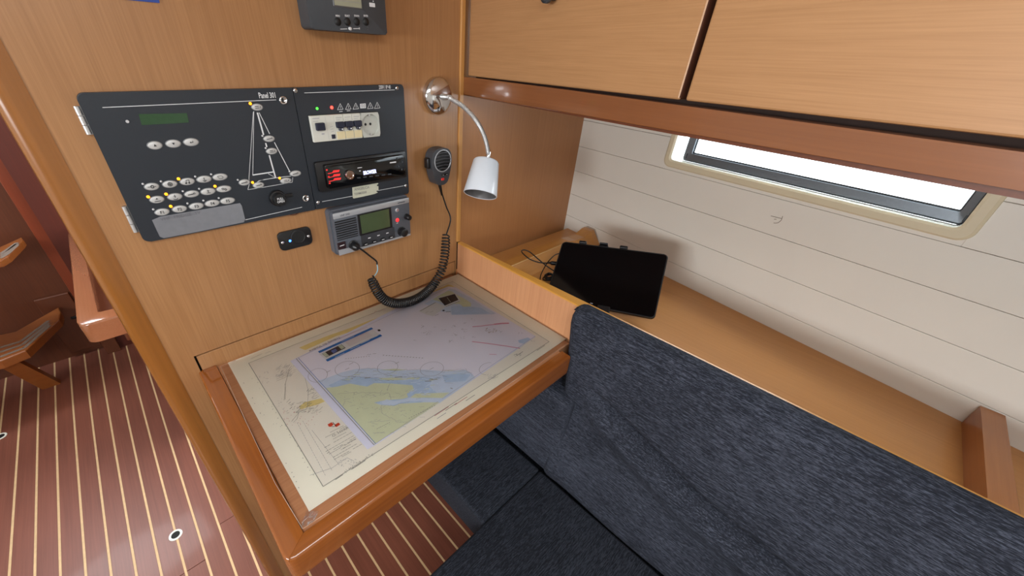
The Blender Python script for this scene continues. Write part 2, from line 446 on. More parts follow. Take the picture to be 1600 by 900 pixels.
# ---- hull window
def ring(bm, o0, o1, mi=0):
    """frame between two outlines given as lists of world points"""
    n = len(o0); a = [bm.verts.new(p) for p in o0]; b = [bm.verts.new(p) for p in o1]
    for i in range(n):
        f = bm.faces.new((a[i], a[(i+1) % n], b[(i+1) % n], b[i])); f.material_index = mi; f.smooth = True
def wloop(s0, s1, z0, z1, r, k):
    c = ((s0 + s1) / 2, (z0 + z1) / 2)
    return [hp(k, c[0] + x, c[1] + y) for x, y in rrect(s1 - s0, z1 - z0, r, 6)]
bm = new()
L0 = wloop(WS0, WS1, WZ0, WZ1, .018, K0 + .004); L1 = wloop(WS0 + .001, WS1 - .001, WZ0 + .001, WZ1 - .001, .018, K0 - .004)
L2 = wloop(WS0 + .005, WS1 - .005, WZ0 + .004, WZ1 - .004, .016, K0 - .0065)
L3 = wloop(WS0 + .014, WS1 - .016, WZ0 + .0145, WZ1 - .0145, .011, K0 - .0065); L4 = wloop(WS0 + .018, WS1 - .02, WZ0 + .0185, WZ1 - .0185, .009, K0 - .004)
for a, b in ((L0, L1), (L1, L2), (L2, L3), (L3, L4)): ring(bm, a, b)
win = struct('window_1', bm, M_cream, recalc=False)
bm = new(); L5 = wloop(WS0 + .019, WS1 - .021, WZ0 + .0195, WZ1 - .0195, .009, K0 + .034)
ring(bm, L4, L5); struct('window_reveal', bm, M_lit, win, recalc=False)
bm = new()
gs0, gs1, gz0, gz1 = .197, .6565, .0225, .155
fa = wloop(.180, .669, .0045, .166, .005, K0 + .018); fb = wloop(.1815, .6675, .006, .1645, .005, K0 + .012)
fc = wloop(gs0 - .001, gs1 + .001, gz0 - .0015, gz1 + .001, .003, K0 + .014); fd = wloop(gs0, gs1, gz0, gz1, .003, K0 + .024)
fe = wloop(.175, .674, .002, .169, .006, K0 + .0185)
ring(bm, fe, fa); ring(bm, fa, fb); ring(bm, fb, fc); ring(bm, fc, fd); struct('window_frame', bm, M_alu, win, recalc=False)
bm = new(); box(bm, (gs0 - .004, K0 + .0205, gz0 - .004), (gs1 + .004, K0 + .0235, gz1 + .004), M=HM); struct('pane', bm, M_glass, win)
bm = new()
def sealloop(i): return wloop(gs0 + i, gs1 - i, gz0 + i, gz1 - i, .002, K0 + .0195)
ring(bm, sealloop(-.001), sealloop(.0016)); struct('window_seal', bm, M_black, win, recalc=False)
bm = new()
for (s0, s1) in ((gs0 - .012, gs0 - .009), (gs1 + .009, gs1 + .012)):
    box(bm, (s0, K0 + .0115, .008), (s1, K0 + .015, .02), .0008, 1, HM)
struct('frame_corner_joint', bm, M_dgrey, win)

# anchor-shaped pencil mark on the lining
bm = new()
def hk(x, y, k=K0 - .0004):
    d = F + R * ((x - PX) / FL) - U * ((y - PY) / FL); return CAM + d * ((k - HN.dot(CAM)) / HN.dot(d))
def mk(pts): ribbon(bm, [hk(1190 + x / 30, 325 + y / 30) for x, y in pts], .0011, HN)
mk([(430, 370), (600, 410), (780, 460), (930, 490)]); mk([(990, 380), (960, 460), (930, 560), (860, 630), (780, 690), (660, 710), (560, 700)]); mk([(580, 530), (640, 525), (700, 530)])
struct('pen_mark', bm, plain('pencil_brown', (118, 104, 84), .8), wr, recalc=False)

# ---- ceiling and the saloon walls behind and left of the viewer
bm = new(); box(bm, (-2.6, -2.2, .62), (.9, 1.72, .66)); struct('ceiling', bm, M_ceiling)
bm = new(); box(bm, (-2.6, -2.26, ZF), (1.2, -2.2, .66)); struct('wall_rear', bm, M_ceiling)
bm = new(); box(bm, (-2.3, -2.2, ZF), (-2.24, 1.66, .66)); struct('wall_left', bm, M_hull)

# ---- galley end beyond the bulkhead
bm = new(); box(bm, (-2.6, 1.66, ZF), (.9, 1.70, .62)); gw = struct('wall_back', bm, M_dark_wood)
bm = new(); box(bm, (-.655, 1.625, ZF), (-.615, 1.66, .62), .003, 2); struct('trim_4', bm, M_post)
bm = new(); box(bm, (-.615, 1.60, ZF), (-.1, 1.66, .62)); struct('wall_back_return', bm, wood('galley_dark_panel', (70, 26, 16), (96, 38, 24), 'z', 0, .45))
# locker door let into the back wall
ld = thing('locker_door', 'dark wooden locker door low in the far galley wall', 'door', (-.70, 1.655, -1.1))
bm = new(); box(bm, (-.78, 1.645, -1.095), (-.665, 1.659, -.785), .003, 2); obj('door_panel', bm, M_dark_wood, ld)
bm = new(); box(bm, (-.706, 1.632, -.915), (-.682, 1.645, -.905), .002, 2); obj('latch', bm, M_blackm, ld)

# ================================================================== COMPANIONWAY STEPS
def step(label, z, front, back, th=.035, leg=True):
    """narrow chevron tread; front and back are edge points seen in the photograph at tread height z"""
    fr = [on(p, 2, z) for p in front]; bk_ = [on(p, 2, z) for p in back]
    for v in fr + bk_: v.y = min(v.y, 1.64)
    fr = [Vector((-1.45, fr[0].y, z))] + fr; bk_ = [Vector((-1.45, bk_[0].y, z))] + bk_
    t = thing('companionway_step', label, 'step', (-1.05, fr[0].y + .1, z - th))
    dn = Vector((0, 0, th))
    tip = fr[-1].lerp(bk_[-1], .5) + Vector((.006, 0, 0))
    bm = new(); prism(bm, [p - dn for p in fr + [tip] + list(reversed(bk_))], dn, bev=.004, seg=2); obj('tread', bm, M_step, t)
    for i in range(3):
        o = .14 + i * .17
        P = [a.lerp(b, o) + Vector((0, 0, .0008)) for a, b in zip(fr, bk_)]
        P[-1] = P[-2].lerp(P[-1], .72)
        bm = new(); ribbon(bm, P, .014, (0, 0, 1)); obj('anti_slip_strip', bm, M_grip, t, recalc=False)
    if leg:
        y = fr[0].y
        bm = new(); prism(bm, [(-.925, y + .06, z - th), (-.875, y + .06, z - th), (-.83, y + .16, ZF), (-.89, y + .16, ZF)], (0, .03, 0)); obj('support', bm, M_step, t)
    return t
step('lower wooden companionway step with three grip strips near floor', -.84, [(0, 564), (40, 548), (92, 499)], [(0, 523), (25, 519), (91, 475)])
step('upper wooden companionway step at left edge of photo', -.50, [(0, 407), (12, 400), (33, 379)], [(0, 387), (8, 382), (34, 361)], .025, leg=False)
bm = new(); box(bm, (-1.40, 1.50, -.70), (-1.34, 1.655, -.526)); 
tag(obj('step_bracket', bm, M_dark_wood), 'dark wooden bracket holding the upper companionway step', 'bracket')

# ================================================================== GALLEY COUNTER WITH RAISED RIM
gc = thing('galley_counter', 'varnished wooden counter with raised rounded rim beyond bulkhead edge', 'counter', (-.45, 1.1, ZF))
bm = new()
zo, zi = -.50, -.55
O = []; I = []
for (cx, cy, a0, r) in ((-.555, .705, pi, .03),):
    for i in range(7):
        a = a0 + (pi / 2) * i / 6; O.append((cx + r + r * cos(a), cy + r + r * sin(a)))
O += [(-.37, .705), (-.37, .757), ]
Ii = [(-.510, .767), (-.513, .76)]
outl = [(-.555, 1.575)] + O + [(-.505, .757), (-.512, .765), (-.512, 1.575)]
prism(bm, [(x, y, -.566) for x, y in outl], (0, 0, .066), bev=.006, seg=3)
obj('rim', bm, M_rim, gc, smooth=True)
bm = new(); box(bm, (-.513, .756, -.562), (-.37, 1.575, -.548)); obj('worktop', bm, M_dark_wood, gc)
bm = new(); box(bm, (-.655, 1.575, ZF), (-.60, 1.622, -.9), .003); obj('leg', bm, M_dark_wood, gc)
bm = new(); box(bm, (-.42, .76, ZF), (-.37, 1.57, -.567), 0); obj('side_panel', bm, M_dark_wood, gc)
bm = new(); box(bm, (-.475, .715, -.60), (-.42, .76, -.566), .004); obj('bracket', bm, M_dark_wood, gc)

# ================================================================== OVERHEAD CABINET
KC = .286
cb = thing('overhead_cabinet', 'overhead wooden locker with two flat doors above the hull window', 'cabinet', hp(KC, .45, .129))
bm = new()
box(bm, (-.052, KC + .026, .1655), (1.25, KC + .032, .615), M=HM); box(bm, (-.052, KC + .0285, .150), (1.25, KC + .03, .17), M=HM)                      # dark inner face seen in the gaps
obj('body', bm, plain('locker_gap_brown', (50, 32, 24), .8), cb)
bm = new(); prism(bm, [hp(KC + .002, -.056, .1285), hp(KC + .002, 1.25, .1285), hp(K0, 1.25, .1285), (.8255, .004, .1285), (.299, .004, .1285)], (0, 0, .028)); obj('bottom_panel', bm, M_dark_wood, cb)
bm = new(); prism(bm, [hp(KC, -.056, .1285), hp(KC, .75, .134), hp(KC, 1.25, .137), hp(KC, 1.25, .154), hp(KC, .75, .157), hp(KC, .27, .1615), hp(KC, -.056, .163)], HN * .03)
bmesh.ops.bevel(bm, geom=[e for e in bm.edges if all(abs(HN.dot(v.co) - KC) < 1e-4 for v in e.verts)], offset=.003, segments=3, profile=.5, affect='EDGES'); obj('rail', bm, M_rail, cb, label='red-brown varnished rail under the doors')
d1 = None
for (s0, s1) in ((-.050, .4425), (.4505, .98), (.988, 1.25)):
    bm = new(); box(bm, (s0, KC + .008, .1645), (s1, KC + .025, .60), .0022, 2, HM)
    bmesh.ops.recalc_face_normals(bm, faces=bm.faces[:])
    for f in bm.faces:
        if abs(f.normal.dot(HU)) > .9: f.material_index = 1
    d = obj('door', bm, [M_door, M_dooredge], cb)
    d1 = d1 or d
bm = new(); lathe(bm, [(0, 0), (.008, 0), (.008, .008), (.012, .012), (.012, .018), (0, .019)], axisM(hk(867, -9, KC + .005), -HN)); obj('latch_knob', bm, M_dgrey, d1)

# ================================================================== SHELF, DIVIDERS, PARTITION
sh = thing('side_shelf', 'long tan wooden shelf running along the white hull lining', 'shelf', (.5, -.6, -.31))
bm = new(); prism(bm, [(.296, .003, -.31), (.292, -1.55, -.31), tuple(hp(K0 - .0005, 1.45, -.31)), tuple(hp(K0 - .0005, -.145, -.31))], (0, 0, .018)); obj('shelf_board', bm, M_shelf, sh)
def fid(bm, pts, y0, y1, yb):
    """cross fiddle: profile pts (x,z) top line; flat top y0..y1 and slope to yb"""
    pts = list(pts)
    rows = []
    for x, z in pts:
        rows.append([bm.verts.new(v) for v in ((x, y0, -.292), (x, y0, z), (x, y1, z), (x, yb, -.2918))])
    for a, b in zip(rows, rows[1:]):
        for i in range(3): bm.faces.new((a[i], a[i+1], b[i+1], b[i]))
    bm.faces.new(rows[0]); bm.faces.new(list(reversed(rows[-1])))
bm = new(); fid(bm, [(.296, -.255), (.62, -.255), (.66, -.262), (.70, -.262), (.735, -.251), (.752, -.250), (.762, -.262)], -.1, -.133, -.158)
obj('fiddle', bm, M_fiddle, sh)
bm = new()
tube(bm, [(.30, -.1325, -.2548), (.6, -.1325, -.2548)], .0012, 6); obj('pale_edge', bm, plain('pale_edge_cream', (226, 190, 130), .5), sh)  # thin pale line along the front of the fiddle's top
bm = new(); fid(bm, [(.292, -.27), (.34, -.253), (.56, -.250), (.592, -.250)], -.965, -.992, -1.018)
obj('divider', bm, M_divider, sh)

pt = thing('partition_board', 'tan veneered partition board between chart table and side shelf', 'board', (.284, -.6, -.33))
bm = new()
def bx_(y, z, side): 
    x = (.2835 - .028 * (-y if y > -.4 else 0)) if side == 0 else .2955
    return (x, y, z)
for ya, yb_ in ((-.0045, -.3905), (-.4005, -1.5)):
    lo = [bx_(ya, -.65, 0), bx_(yb_, -.65, 0), bx_(yb_, -.65, 1), bx_(ya, -.65, 1)]
    prism(bm, lo, (0, 0, -.2155 + .65))
obj('panel', bm, M_board, pt)
bm = new()
prism(bm, [bx_(-.0045, -.2155, 0), bx_(-.392, -.2155, 0), bx_(-.401, -.2155, 0), bx_(-1.5, -.2155, 0), bx_(-1.5, -.2155, 1), bx_(-.42, -.2155, 1), bx_(-.0045, -.2155, 1)], (0, 0, .0035), bev=.001, seg=1)
obj('top_edge', bm, M_boardtop, pt)

# ================================================================== CHART TABLE
ct = thing('chart_table', 'chart table with a thick orange-brown varnished frame below the instruments', 'table', (-.03, -.2, -.36))
ZT = -.3035
bm = new(); box(bm, (-.3085, -.4005, -.345), (.2285, .0055, -.3065)); box(bm, (.2285, -.3905, -.345), (.268, .0055, -.3065)); obj('tabletop', bm, M_top, ct)
bm = new(); box(bm, (-.3312, .0012, -.345), (.2795, .012, -.2702), .0008, 1); obj('back_board', bm, M_bulk, ct)
# frame: left and front members, mitred, rounded outer corner
def member(bm, path_in, path_out, zt, zb):
    pass
bm = new()
XI, XO, YI, YO = -.3095, -.3385, -.3985, -.4205
ro = .012
out = [(XO, -.0015), (XO, YO + ro)] + [(XO + ro - ro * cos(a * pi / 12), YO + ro - ro * sin(a * pi / 12)) for a in range(1, 6)] + [(XO + ro, YO)]
left = [(XI, -.0015), (XI, YI), (XO + .0035, YO + .0035)]
L = [(XO, -.0015), (XO, YO + ro), (XO + .0016, YO + .0060), (XO + .0035, YO + .0035), (XI, YI), (XI, -.0015)]
prism(bm, [(x, y, -.347) for x, y in L], (0, 0, .347 + ZT + .002))
bmesh.ops.bevel(bm, geom=[e for e in bm.edges if all(v.co.z > -.305 for v in e.verts) and all(abs(v.co.x - XO) < .004 for v in e.verts)], offset=.004, segments=3, profile=.5, affect='EDGES')
obj('frame_side', bm, M_frame_y, ct, smooth=True)
bm = new()
L = [(XO + .0036, YO + .0034), (XO + .0060, YO + .0016), (XO + ro, YO), (.2285, YO), (.2285, YI), (XI + .0002, YI - .0002)]
prism(bm, [(x, y, -.347) for x, y in L], (0, 0, .347 + ZT + .002))
bmesh.ops.bevel(bm, geom=[e for e in bm.edges if all(v.co.z > -.305 for v in e.verts) and all(v.co.y < YO + .004 for v in e.verts)], offset=.005, segments=3, profile=.5, affect='EDGES')
obj('frame_front', bm, M_frame_x, ct, smooth=True)
bm = new(); box(bm, (-.325, -.39, -.372), (.262, -.0015, -.3465)); obj('locker_bottom', bm, M_dark_wood, ct)
bm = new(); box(bm, (-.334, -.0105, -.345), (-.3095, .002, -.301), .002); obj('hinge_block', bm, M_frame_x, ct)

# ---- nautical charts on the table (flat prints)
NZ = (0, 0, 1)
class Sheet:
    def __init__(s, z, step=.00012): s.bm = new(); s.mats = []; s.z = z; s.st = step; s.n = 0
    def mi(s, m):
        if m not in s.mats: s.mats.append(m)
        return s.mats.index(m)
    def zz(s): return s.z
    def T(s, p): return on(p, 2, s.z)
    def poly(s, pts, m, lift=0):
        f = poly(s.bm, [s.T(p) + Vector((0, 0, s.st * lift)) for p in pts], s.mi(m))
        f.normal_update()
        if f.normal.z < 0: f.normal_flip()
    def line(s, pts, m, wd, lift=6): ribbon(s.bm, [s.T(p) + Vector((0, 0, s.st * lift)) for p in pts], wd, NZ, s.mi(m))
    def scrib(s, c, n, rx, ry, m, ln=3, wd=.0005, lift=5, ang=None):
        for _ in range(n):
            x = c[0] + random.uniform(-rx, rx); y = c[1] + random.uniform(-ry, ry); a = random.uniform(0, pi) if ang is None else ang + random.uniform(-.4, .4)
            l = random.uniform(.4, 1) * ln; s.line([(x, y), (x + l * cos(a), y - l * sin(a))], m, wd, lift)
def sc(ox, oy, k): return lambda pts: [(ox + x * k, oy + y * k) for x, y in pts]

S = Sheet(-.3055 + .0008)
PZ = S.z
outer = [(356, 567), (440, 534), (560, 488), (650, 453), (716, 428), (760, 452), (820, 487), (885, 529), (760, 615), (620, 707), (483, 799), (440, 722), (395, 640)]
# paper as a thin solid, print on it
pc = [S.T(p) for p in outer]
cht = thing('nautical_chart', 'large cream nautical chart lying under plastic on chart table', 'chart', (-.01, -.2, PZ - .0003))
bm = new(); prism(bm, [p - Vector((0, 0, .0006)) for p in pc], (0, 0, .0005)); obj('paper', bm, M_chart, cht)
neat = [(388.6, 567.7), (707, 440), (858, 534), (505, 760.5)]
S.poly([(389.5, 568.2), (706.5, 441), (857, 534), (505.5, 759)], M_charty, 1)
S.line(neat + [neat[0]], M_line, .0009, 4)
c5 = sc(340, 420, .2445); c7 = sc(340, 600, .289); cb_ = sc(480, 640, .1)
S.poly(c5([(520, 505), (600, 470), (700, 430), (830, 385), (960, 335), (1060, 300), (1130, 265), (1140, 300), (1000, 350), (880, 395), (760, 430), (650, 480), (560, 520)]), M_landy, 2)
S.poly([(618, 478), (660, 463), (700, 444.5), (706, 446), (716, 452), (690, 452), (650, 468), (622, 482)], M_landy, 2)
S.poly(c7([(440, 125), (470, 100), (510, 90), (560, 78), (580, 95), (540, 112), (490, 125), (450, 138)]), M_landy, 2)
S.scrib(c5([(640, 800)])[0], 46, 18, 8, M_line, 7, .0005, 5, .5)
S.scrib(c7([(460, 130)])[0], 60, 26, 9, M_line, 8, .0005, 5, .45)
S.scrib((444, 582), 46, 14, 9, M_fline, 7, .0004, 5, .6)
S.scrib((410, 590), 14, 12, 10, M_fline, 3, .0005)
for a in range(3): S.line([(432, 596 - a * 3), (446, 590 - a * 3), (456, 580 - a * 4)], M_line, .0004)
S.line([(452, 577), (446, 600), (444, 626)], M_line, .0004)
S.line([(474, 580), (482, 612), (480, 640)], M_fline, .0004)
S.line(c7([(365, 0), (368, 40), (365, 85)]), M_line, .0004)
S.line(c7([(400, 205), (440, 155), (430, 190), (410, 210)]), M_line, .0005)
S.scrib((470, 650), 40, 26, 16, M_redf, 1.2, .0008)
S.scrib((430, 650), 16, 18, 30, M_fline, 1.5, .0007)
for (xa, ya, xb, yb2) in ((430, 210, 585, 500), (460, 200, 620, 470), (510, 250, 660, 440)):
    for t in range(22): 
        x = xa + (xb - xa) * t / 22; y = ya + (yb2 - ya) * t / 22
        S.line(c7([(x, y), (x + 5, y + 9)]), M_fline, .0004)
S.line(c7([(500, 495), (620, 455), (700, 400), (740, 420)]), M_fline, .0005)
S.scrib(c7([(700, 430)])[0], 26, 14, 6, M_fline, 3, .0005, 5, .5)
# red crest and title lines
S.poly(cb_([(320, 235), (380, 200), (415, 235), (375, 270), (340, 270)]), M_logo, 4)
S.poly(cb_([(430, 240), (490, 205), (518, 235), (460, 275), (430, 262)]), M_logo, 4)
S.line(cb_([(385, 272), (430, 268)]), M_line, .0012); S.line(cb_([(400, 205), (455, 265)]), M_ink, .0010, 7)
for (a, b) in (((360, 360), (570, 255)), ((285, 440), (480, 345)), ((510, 315), (612, 258)), ((405, 467), (640, 342)), ((270, 600), (705, 355)), ((290, 662), (735, 408)), ((310, 688), (765, 430)),
               ((345, 700), (775, 458)), ((530, 632), (600, 596)), ((405, 752), (830, 508)), ((420, 786), (862, 540)), ((545, 742), (690, 660)), ((520, 585), (760, 460)), ((560, 610), (720, 530))):
    n = 9; 
    for i in range(n):
        if random.random() < .88:
            t0 = i / n; t1 = (i + .82) / n
            S.line(cb_([(a[0] + (b[0] - a[0]) * t0, a[1] + (b[1] - a[1]) * t0), (a[0] + (b[0] - a[0]) * t1, a[1] + (b[1] - a[1]) * t1)]), M_line, .0007)
# notes along the lower margin
for (cx, cy, w_, m) in ((845, 544, 12, M_line), (720, 627, 20, M_redf), (705, 636, 18, M_line), (690, 643, 22, M_redf), (690, 650, 14, M_fline), (735, 622, 14, M_line), (560, 727, 22, M_line), (530, 746, 12, M_line), (812, 553, 10, M_line)):
    S.line([(cx - w_ / 2, cy + w_ * .33), (cx + w_ / 2, cy - w_ * .33)], m, .0010)
for t in range(14):
    S.scrib((540 + t * 3.2, 738 - t * 2.1), 3, 3, 2, M_line, 2.5, .0005)
S.scrib((768, 589), 20, 8, 4, M_fline, 4, .0005, 5, .6); S.scrib((808, 556), 8, 6, 2, M_line, 4, .0008, 5, .4)
for i in range(22):
    t = i / 22; S.scrib((396 + t * 100, 590 + t * 160), 1, 3, 3, M_line, 1.6, .0007)
    S.scrib((382 + t * 90, 600 + t * 170), 1 if random.random() < .4 else 0, 1, 1, M_line, 2, .0008)
S.line([(392, 561), (410, 553)], M_line, .0006); S.line([(414, 552.5), (424, 549)], M_line, .0005)
S.line(c5([(960, 300), (1000, 285), (1010, 272), (1030, 275), (1060, 262), (1075, 265)]), M_redf, .0006)
obj('print', S.bm, S.mats, cht, recalc=False)
xo = (S.T((520, 684)) + Vector((0, 0, .0012)))
text('O. HVAR', .0066, xo, S.T((543, 671)) - S.T((520, 684)), (0, 1, 0), M_line, cht, xs=1.05)

# second sheet on top
S2 = Sheet(PZ + .0016)
ch2 = thing('harbour_chart', 'smaller blue and green coastal chart lying upon the large cream chart', 'chart', (.02, -.2, S2.z - .0003))
q2 = [(453.5, 564), (575, 504), (650, 466), (701, 447.5), (712, 449), (770, 485), (837, 525.5), (700, 620), (585, 696), (574, 702)]
pc = [S2.T(p) for p in q2]
bm = new(); prism(bm, [p - Vector((0, 0, .0006)) for p in pc], (0, 0, .0005)); obj('paper', bm, M_margin, ch2)
S2.poly([(463, 561), (700, 449.5), (711, 451), (836, 525.6), (584.5, 695.5)], M_sea, 1)
k5 = sc(440, 500, .22222); k6 = sc(640, 430, .15); kl = sc(490, 510, .07778); kq = sc(650, 455, .05625)
S2.poly(k5([(250, 430), (340, 400), (420, 370), (520, 345), (620, 340), (760, 350), (860, 355), (1000, 350), (1160, 362), (1290, 350), (1340, 378), (1360, 405), (1250, 485), (1110, 585), (900, 640), (700, 600), (500, 600), (400, 560)]), M_shal2, 2)
S2.poly(k5([(330, 460), (430, 415), (520, 400), (640, 408), (800, 418), (980, 400), (1060, 410), (1040, 470), (1100, 520), (900, 620), (500, 560)]), M_shal, 3)
S2.poly(k5([(1130, 390), (1260, 375), (1330, 385), (1290, 430), (1150, 440)]), M_shal, 3)
S2.poly(k5([(310, 480), (390, 470), (480, 448), (600, 470), (650, 445), (760, 447), (920, 460), (932, 495), (880, 520), (890, 545), (850, 557), (730, 565), (650, 582), (700, 600), (790, 605), (830, 590), (1000, 580), (1112, 580), (1000, 655), (820, 770), (655, 872), (560, 760), (430, 615)]), M_land, 4)
S2.poly(k5([(940, 520), (1080, 515), (1180, 512), (1130, 550), (1000, 548), (900, 550)]), M_land, 5)
S2.poly(k5([(680, 410), (780, 408), (900, 412), (980, 405), (960, 418), (800, 424), (700, 422)]), M_land, 5)
S2.poly(k5([(690, 352), (800, 345), (880, 352), (800, 358)]), M_land, 5)
S2.poly(k5([(690, 580), (740, 560), (790, 572), (860, 560), (900, 548), (1140, 556), (1110, 575), (900, 572), (840, 580), (790, 600), (720, 596)]), M_shal2, 6)
# upper right land and shallows
S2.poly(k6([(150, 300), (330, 205), (420, 140), (470, 150), (640, 240), (760, 320), (900, 400), (860, 410), (640, 412), (440, 415), (420, 385), (330, 380), (250, 330)]), M_shal2, 2)
S2.poly(k6([(430, 330), (520, 320), (740, 340), (840, 400), (640, 408), (440, 412)]), M_shal, 3)
S2.poly(k6([(240, 255), (330, 200), (400, 165), (440, 170), (490, 205), (560, 240), (640, 290), (640, 328), (560, 332), (520, 300), (400, 300)]), M_land, 4)
S2.poly(k6([(1130, 680), (1230, 650), (1260, 665), (1190, 715), (1140, 705)]), M_shal, 3)
S2.poly(k6([(650, 450), (840, 420), (1020, 470), (1300, 630), (1240, 660), (1100, 620), (800, 600), (660, 560)]), M_margin, 2) if False else None
S2.line(k6([(655, 540), (760, 530), (880, 515)]), M_mag, .0024); S2.line(k6([(880, 514), (960, 505), (1035, 503)]), M_mag, .0042)
S2.line(k6([(650, 694), (800, 712), (1000, 740), (1150, 765)]), M_mag, .0022); S2.line(k6([(830, 826), (905, 828)]), M_mag, .0012)
S2.scrib(k6([(820, 580)])[0], 16, 12, 4, plain('chart_brown', (150, 118, 78), .6), 4, .0007, 6, .35)
# coast and contour lines
def wob(a, b, n, amp): return [(a[0] + (b[0]-a[0]) * i / n + random.uniform(-amp, amp), a[1] + (b[1]-a[1]) * i / n + random.uniform(-amp, amp)) for i in range(n + 1)]
for (a, b) in (((390, 520), (620, 512)), ((620, 512), (760, 520)), ((560, 545), (625, 520)), ((760, 520), (770, 560)), ((700, 600), (705, 660)), ((705, 660), (820, 720)), ((600, 722), (760, 710)),
               ((820, 720), (880, 725)), ((430, 610), (445, 575)), ((700, 600), (790, 606)), ((790, 606), (900, 575)), ((560, 345), (690, 342)), ((860, 352), (980, 350)), ((1130, 360), (1290, 350)), ((1290, 350), (1345, 395)), ((760, 447), (740, 500)), ((520, 400), (640, 408)), ((980, 400), (1100, 420))):
    S2.line(k5(wob(a, b, 9, 5)), M_fline, .00045, 8)
# land-coloured slivers and depth contours break up the shallows
random.seed(9)
for _ in range(46):
    x = random.uniform(420, 1230); y = random.uniform(385, 440) + (x > 900) * random.uniform(0, 70)
    S2.line(k5([(x, y), (x + random.uniform(15, 60), y + random.uniform(-5, 5))]), random.choice([M_land, M_shal, M_shal2, M_fline]), random.choice([.0005, .0012, .002]), 7)
for _ in range(70):      # roads and contours on the land, depth lines along the coast
    x = random.uniform(430, 1000); y = random.uniform(480, 800)
    if y < 470 + (x - 430) * .05 or y > 870 - (x - 655) * .55 or x < 330 + (y - 480) * .82 or 560 < y < 612 and x > 640: continue
    l_ = random.uniform(12, 50); S2.line(k5(wob((x, y), (x + l_, y + random.uniform(-16, 12)), 4, 3)), M_fline, .0004, 8)
for _ in range(60):
    x = random.uniform(400, 1300); y = random.uniform(352, 430)
    l_ = random.uniform(12, 60); S2.line(k5(wob((x, y), (x + l_, y + random.uniform(-5, 6)), 4, 2.5)), random.choice([M_fline, M_line, M_land]), .0004, 8)
S2.scrib(k5([(980, 470)])[0], 22, 30, 14, M_shal2, 12, .0016, 6.5, .3)
for (cx, cy, rx, ry) in ((462, 347, 86, 54), (745, 336, 72, 45), (1057, 347, 82, 50), (255, 392, 68, 48), (1450, 345, 60, 42)):
    S2.line([p for p in k5([(cx + rx * cos(i * pi / 16), cy + ry * sin(i * pi / 16) - 8 * cos(i * pi / 16)) for i in range(33)]) if p[0] < 770 - (p[1] - 560) * .3], M_fline, .00065, 8)
for (cx, cy) in ((490, 310), (812, 305), (1055, 345), (462, 347), (330, 365)):
    S2.line(k5([(cx - 14, cy + 6), (cx + 14, cy - 8)]), M_line, .0008, 8)
for i in range(10): S2.line(k5([(450 + i * 18, 276 - i * 2), (456 + i * 18, 272 - i * 2)]), M_line, .0011)
for i in range(14): S2.line(k5([(712 + i * 21, 250 + i * 1.5), (722 + i * 21, 249 + i * 1.5)]), M_line, .0013)
S2.line(k5([(600, 246), (630, 242)]), M_fline, .0008); S2.line(k5([(640, 240), (666, 238)]), M_fline, .0008)
for i in range(12): S2.line(k5([(895 + i * 16, 694 - i * 8), (903 + i * 16, 690 - i * 8)]), M_line, .0010)
for i in range(8): S2.line(k5([(670 + i * 12, 768 - i * 6), (677 + i * 12, 764 - i * 6)]), M_line, .0008)
S2.scrib(k5([(570, 580)])[0], 24, 34, 14, M_line, 1.2, .0007, 8); S2.scrib(k5([(820, 640)])[0], 14, 30, 8, M_fline, 1.5, .0007, 8)
for (cx, cy) in ((150, 540), (120, 600), (210, 590), (350, 580), (450, 540), (580, 500), (580, 590), (540, 655), (430, 690), (470, 620), (670, 650), (650, 465), (60, 680), (190, 620), (255, 540), (940, 590), (1150, 610), (1280, 690)):
    S2.scrib(k6([(cx, cy)])[0], 4, 3.2, 1.2, M_fline, 2.4, .0006, 8, .4)
for (cx, cy) in ((1000, 50), (1200, 50), (1020, 95), (1190, 155), (1280, 75), (1210, 105)):
    S2.scrib(k5([(cx, cy)])[0], 6, 4, 2, M_line, 2.2, .0006, 8, .4)
S2.line([(463, 560.8), (584.3, 695.3)], M_line, .0010, 5); S2.line([(466.5, 560), (587, 693.6)], M_blue, .0007, 6)
S2.line([(584.3, 695.3), (836, 525.6)], M_fline, .0006, 5); S2.line([(463, 560.8), (700, 450)], M_fline, .0006, 5)
# advert strip
S2.poly(kl([(110, 560), (1190, 70), (1350, 180), (270, 690)]), M_white, 5)
S2.line(kl([(105, 528), (1180, 42)]), M_blue, .0068, 9); S2.line(kl([(262, 695), (1360, 182)]), M_blue, .0072, 9)
S2.line(kl([(430, 630), (620, 540)]), M_shal2, .0012, 10); S2.line(kl([(740, 470), (930, 385)]), M_shal2, .0012, 10); S2.line(kl([(950, 360), (1130, 275)]), M_shal2, .0012, 10); S2.line(kl([(1160, 250), (1290, 195)]), M_shal2, .0012, 10)
S2.line(kl([(560, 320), (820, 205)]), M_shal2, .0010, 10)
S2.poly(kl([(170, 555), (560, 365), (645, 440), (255, 630)]), M_photo, 7)
S2.poly(kl([(175, 555), (235, 525), (315, 595), (255, 625)]), M_photo2, 8); S2.poly(kl([(490, 400), (555, 370), (625, 435), (560, 470)]), M_photo2, 8)
S2.poly(kl([(345, 500), (440, 455), (480, 500), (400, 550)]), M_photo3, 9)
for i in range(5): S2.line(kl([(640 + i * 18, 330 + i * 18), (1080 + i * 24, 110 + i * 18)]), M_redf, .0005, 8)
S2.poly(kl([(1285, 70), (1325, 65), (1352, 92), (1315, 108), (1290, 92)]), M_ink, 8)
S2.line(kl([(510, 250), (1080, 15)]), M_redf, .0008, 6)
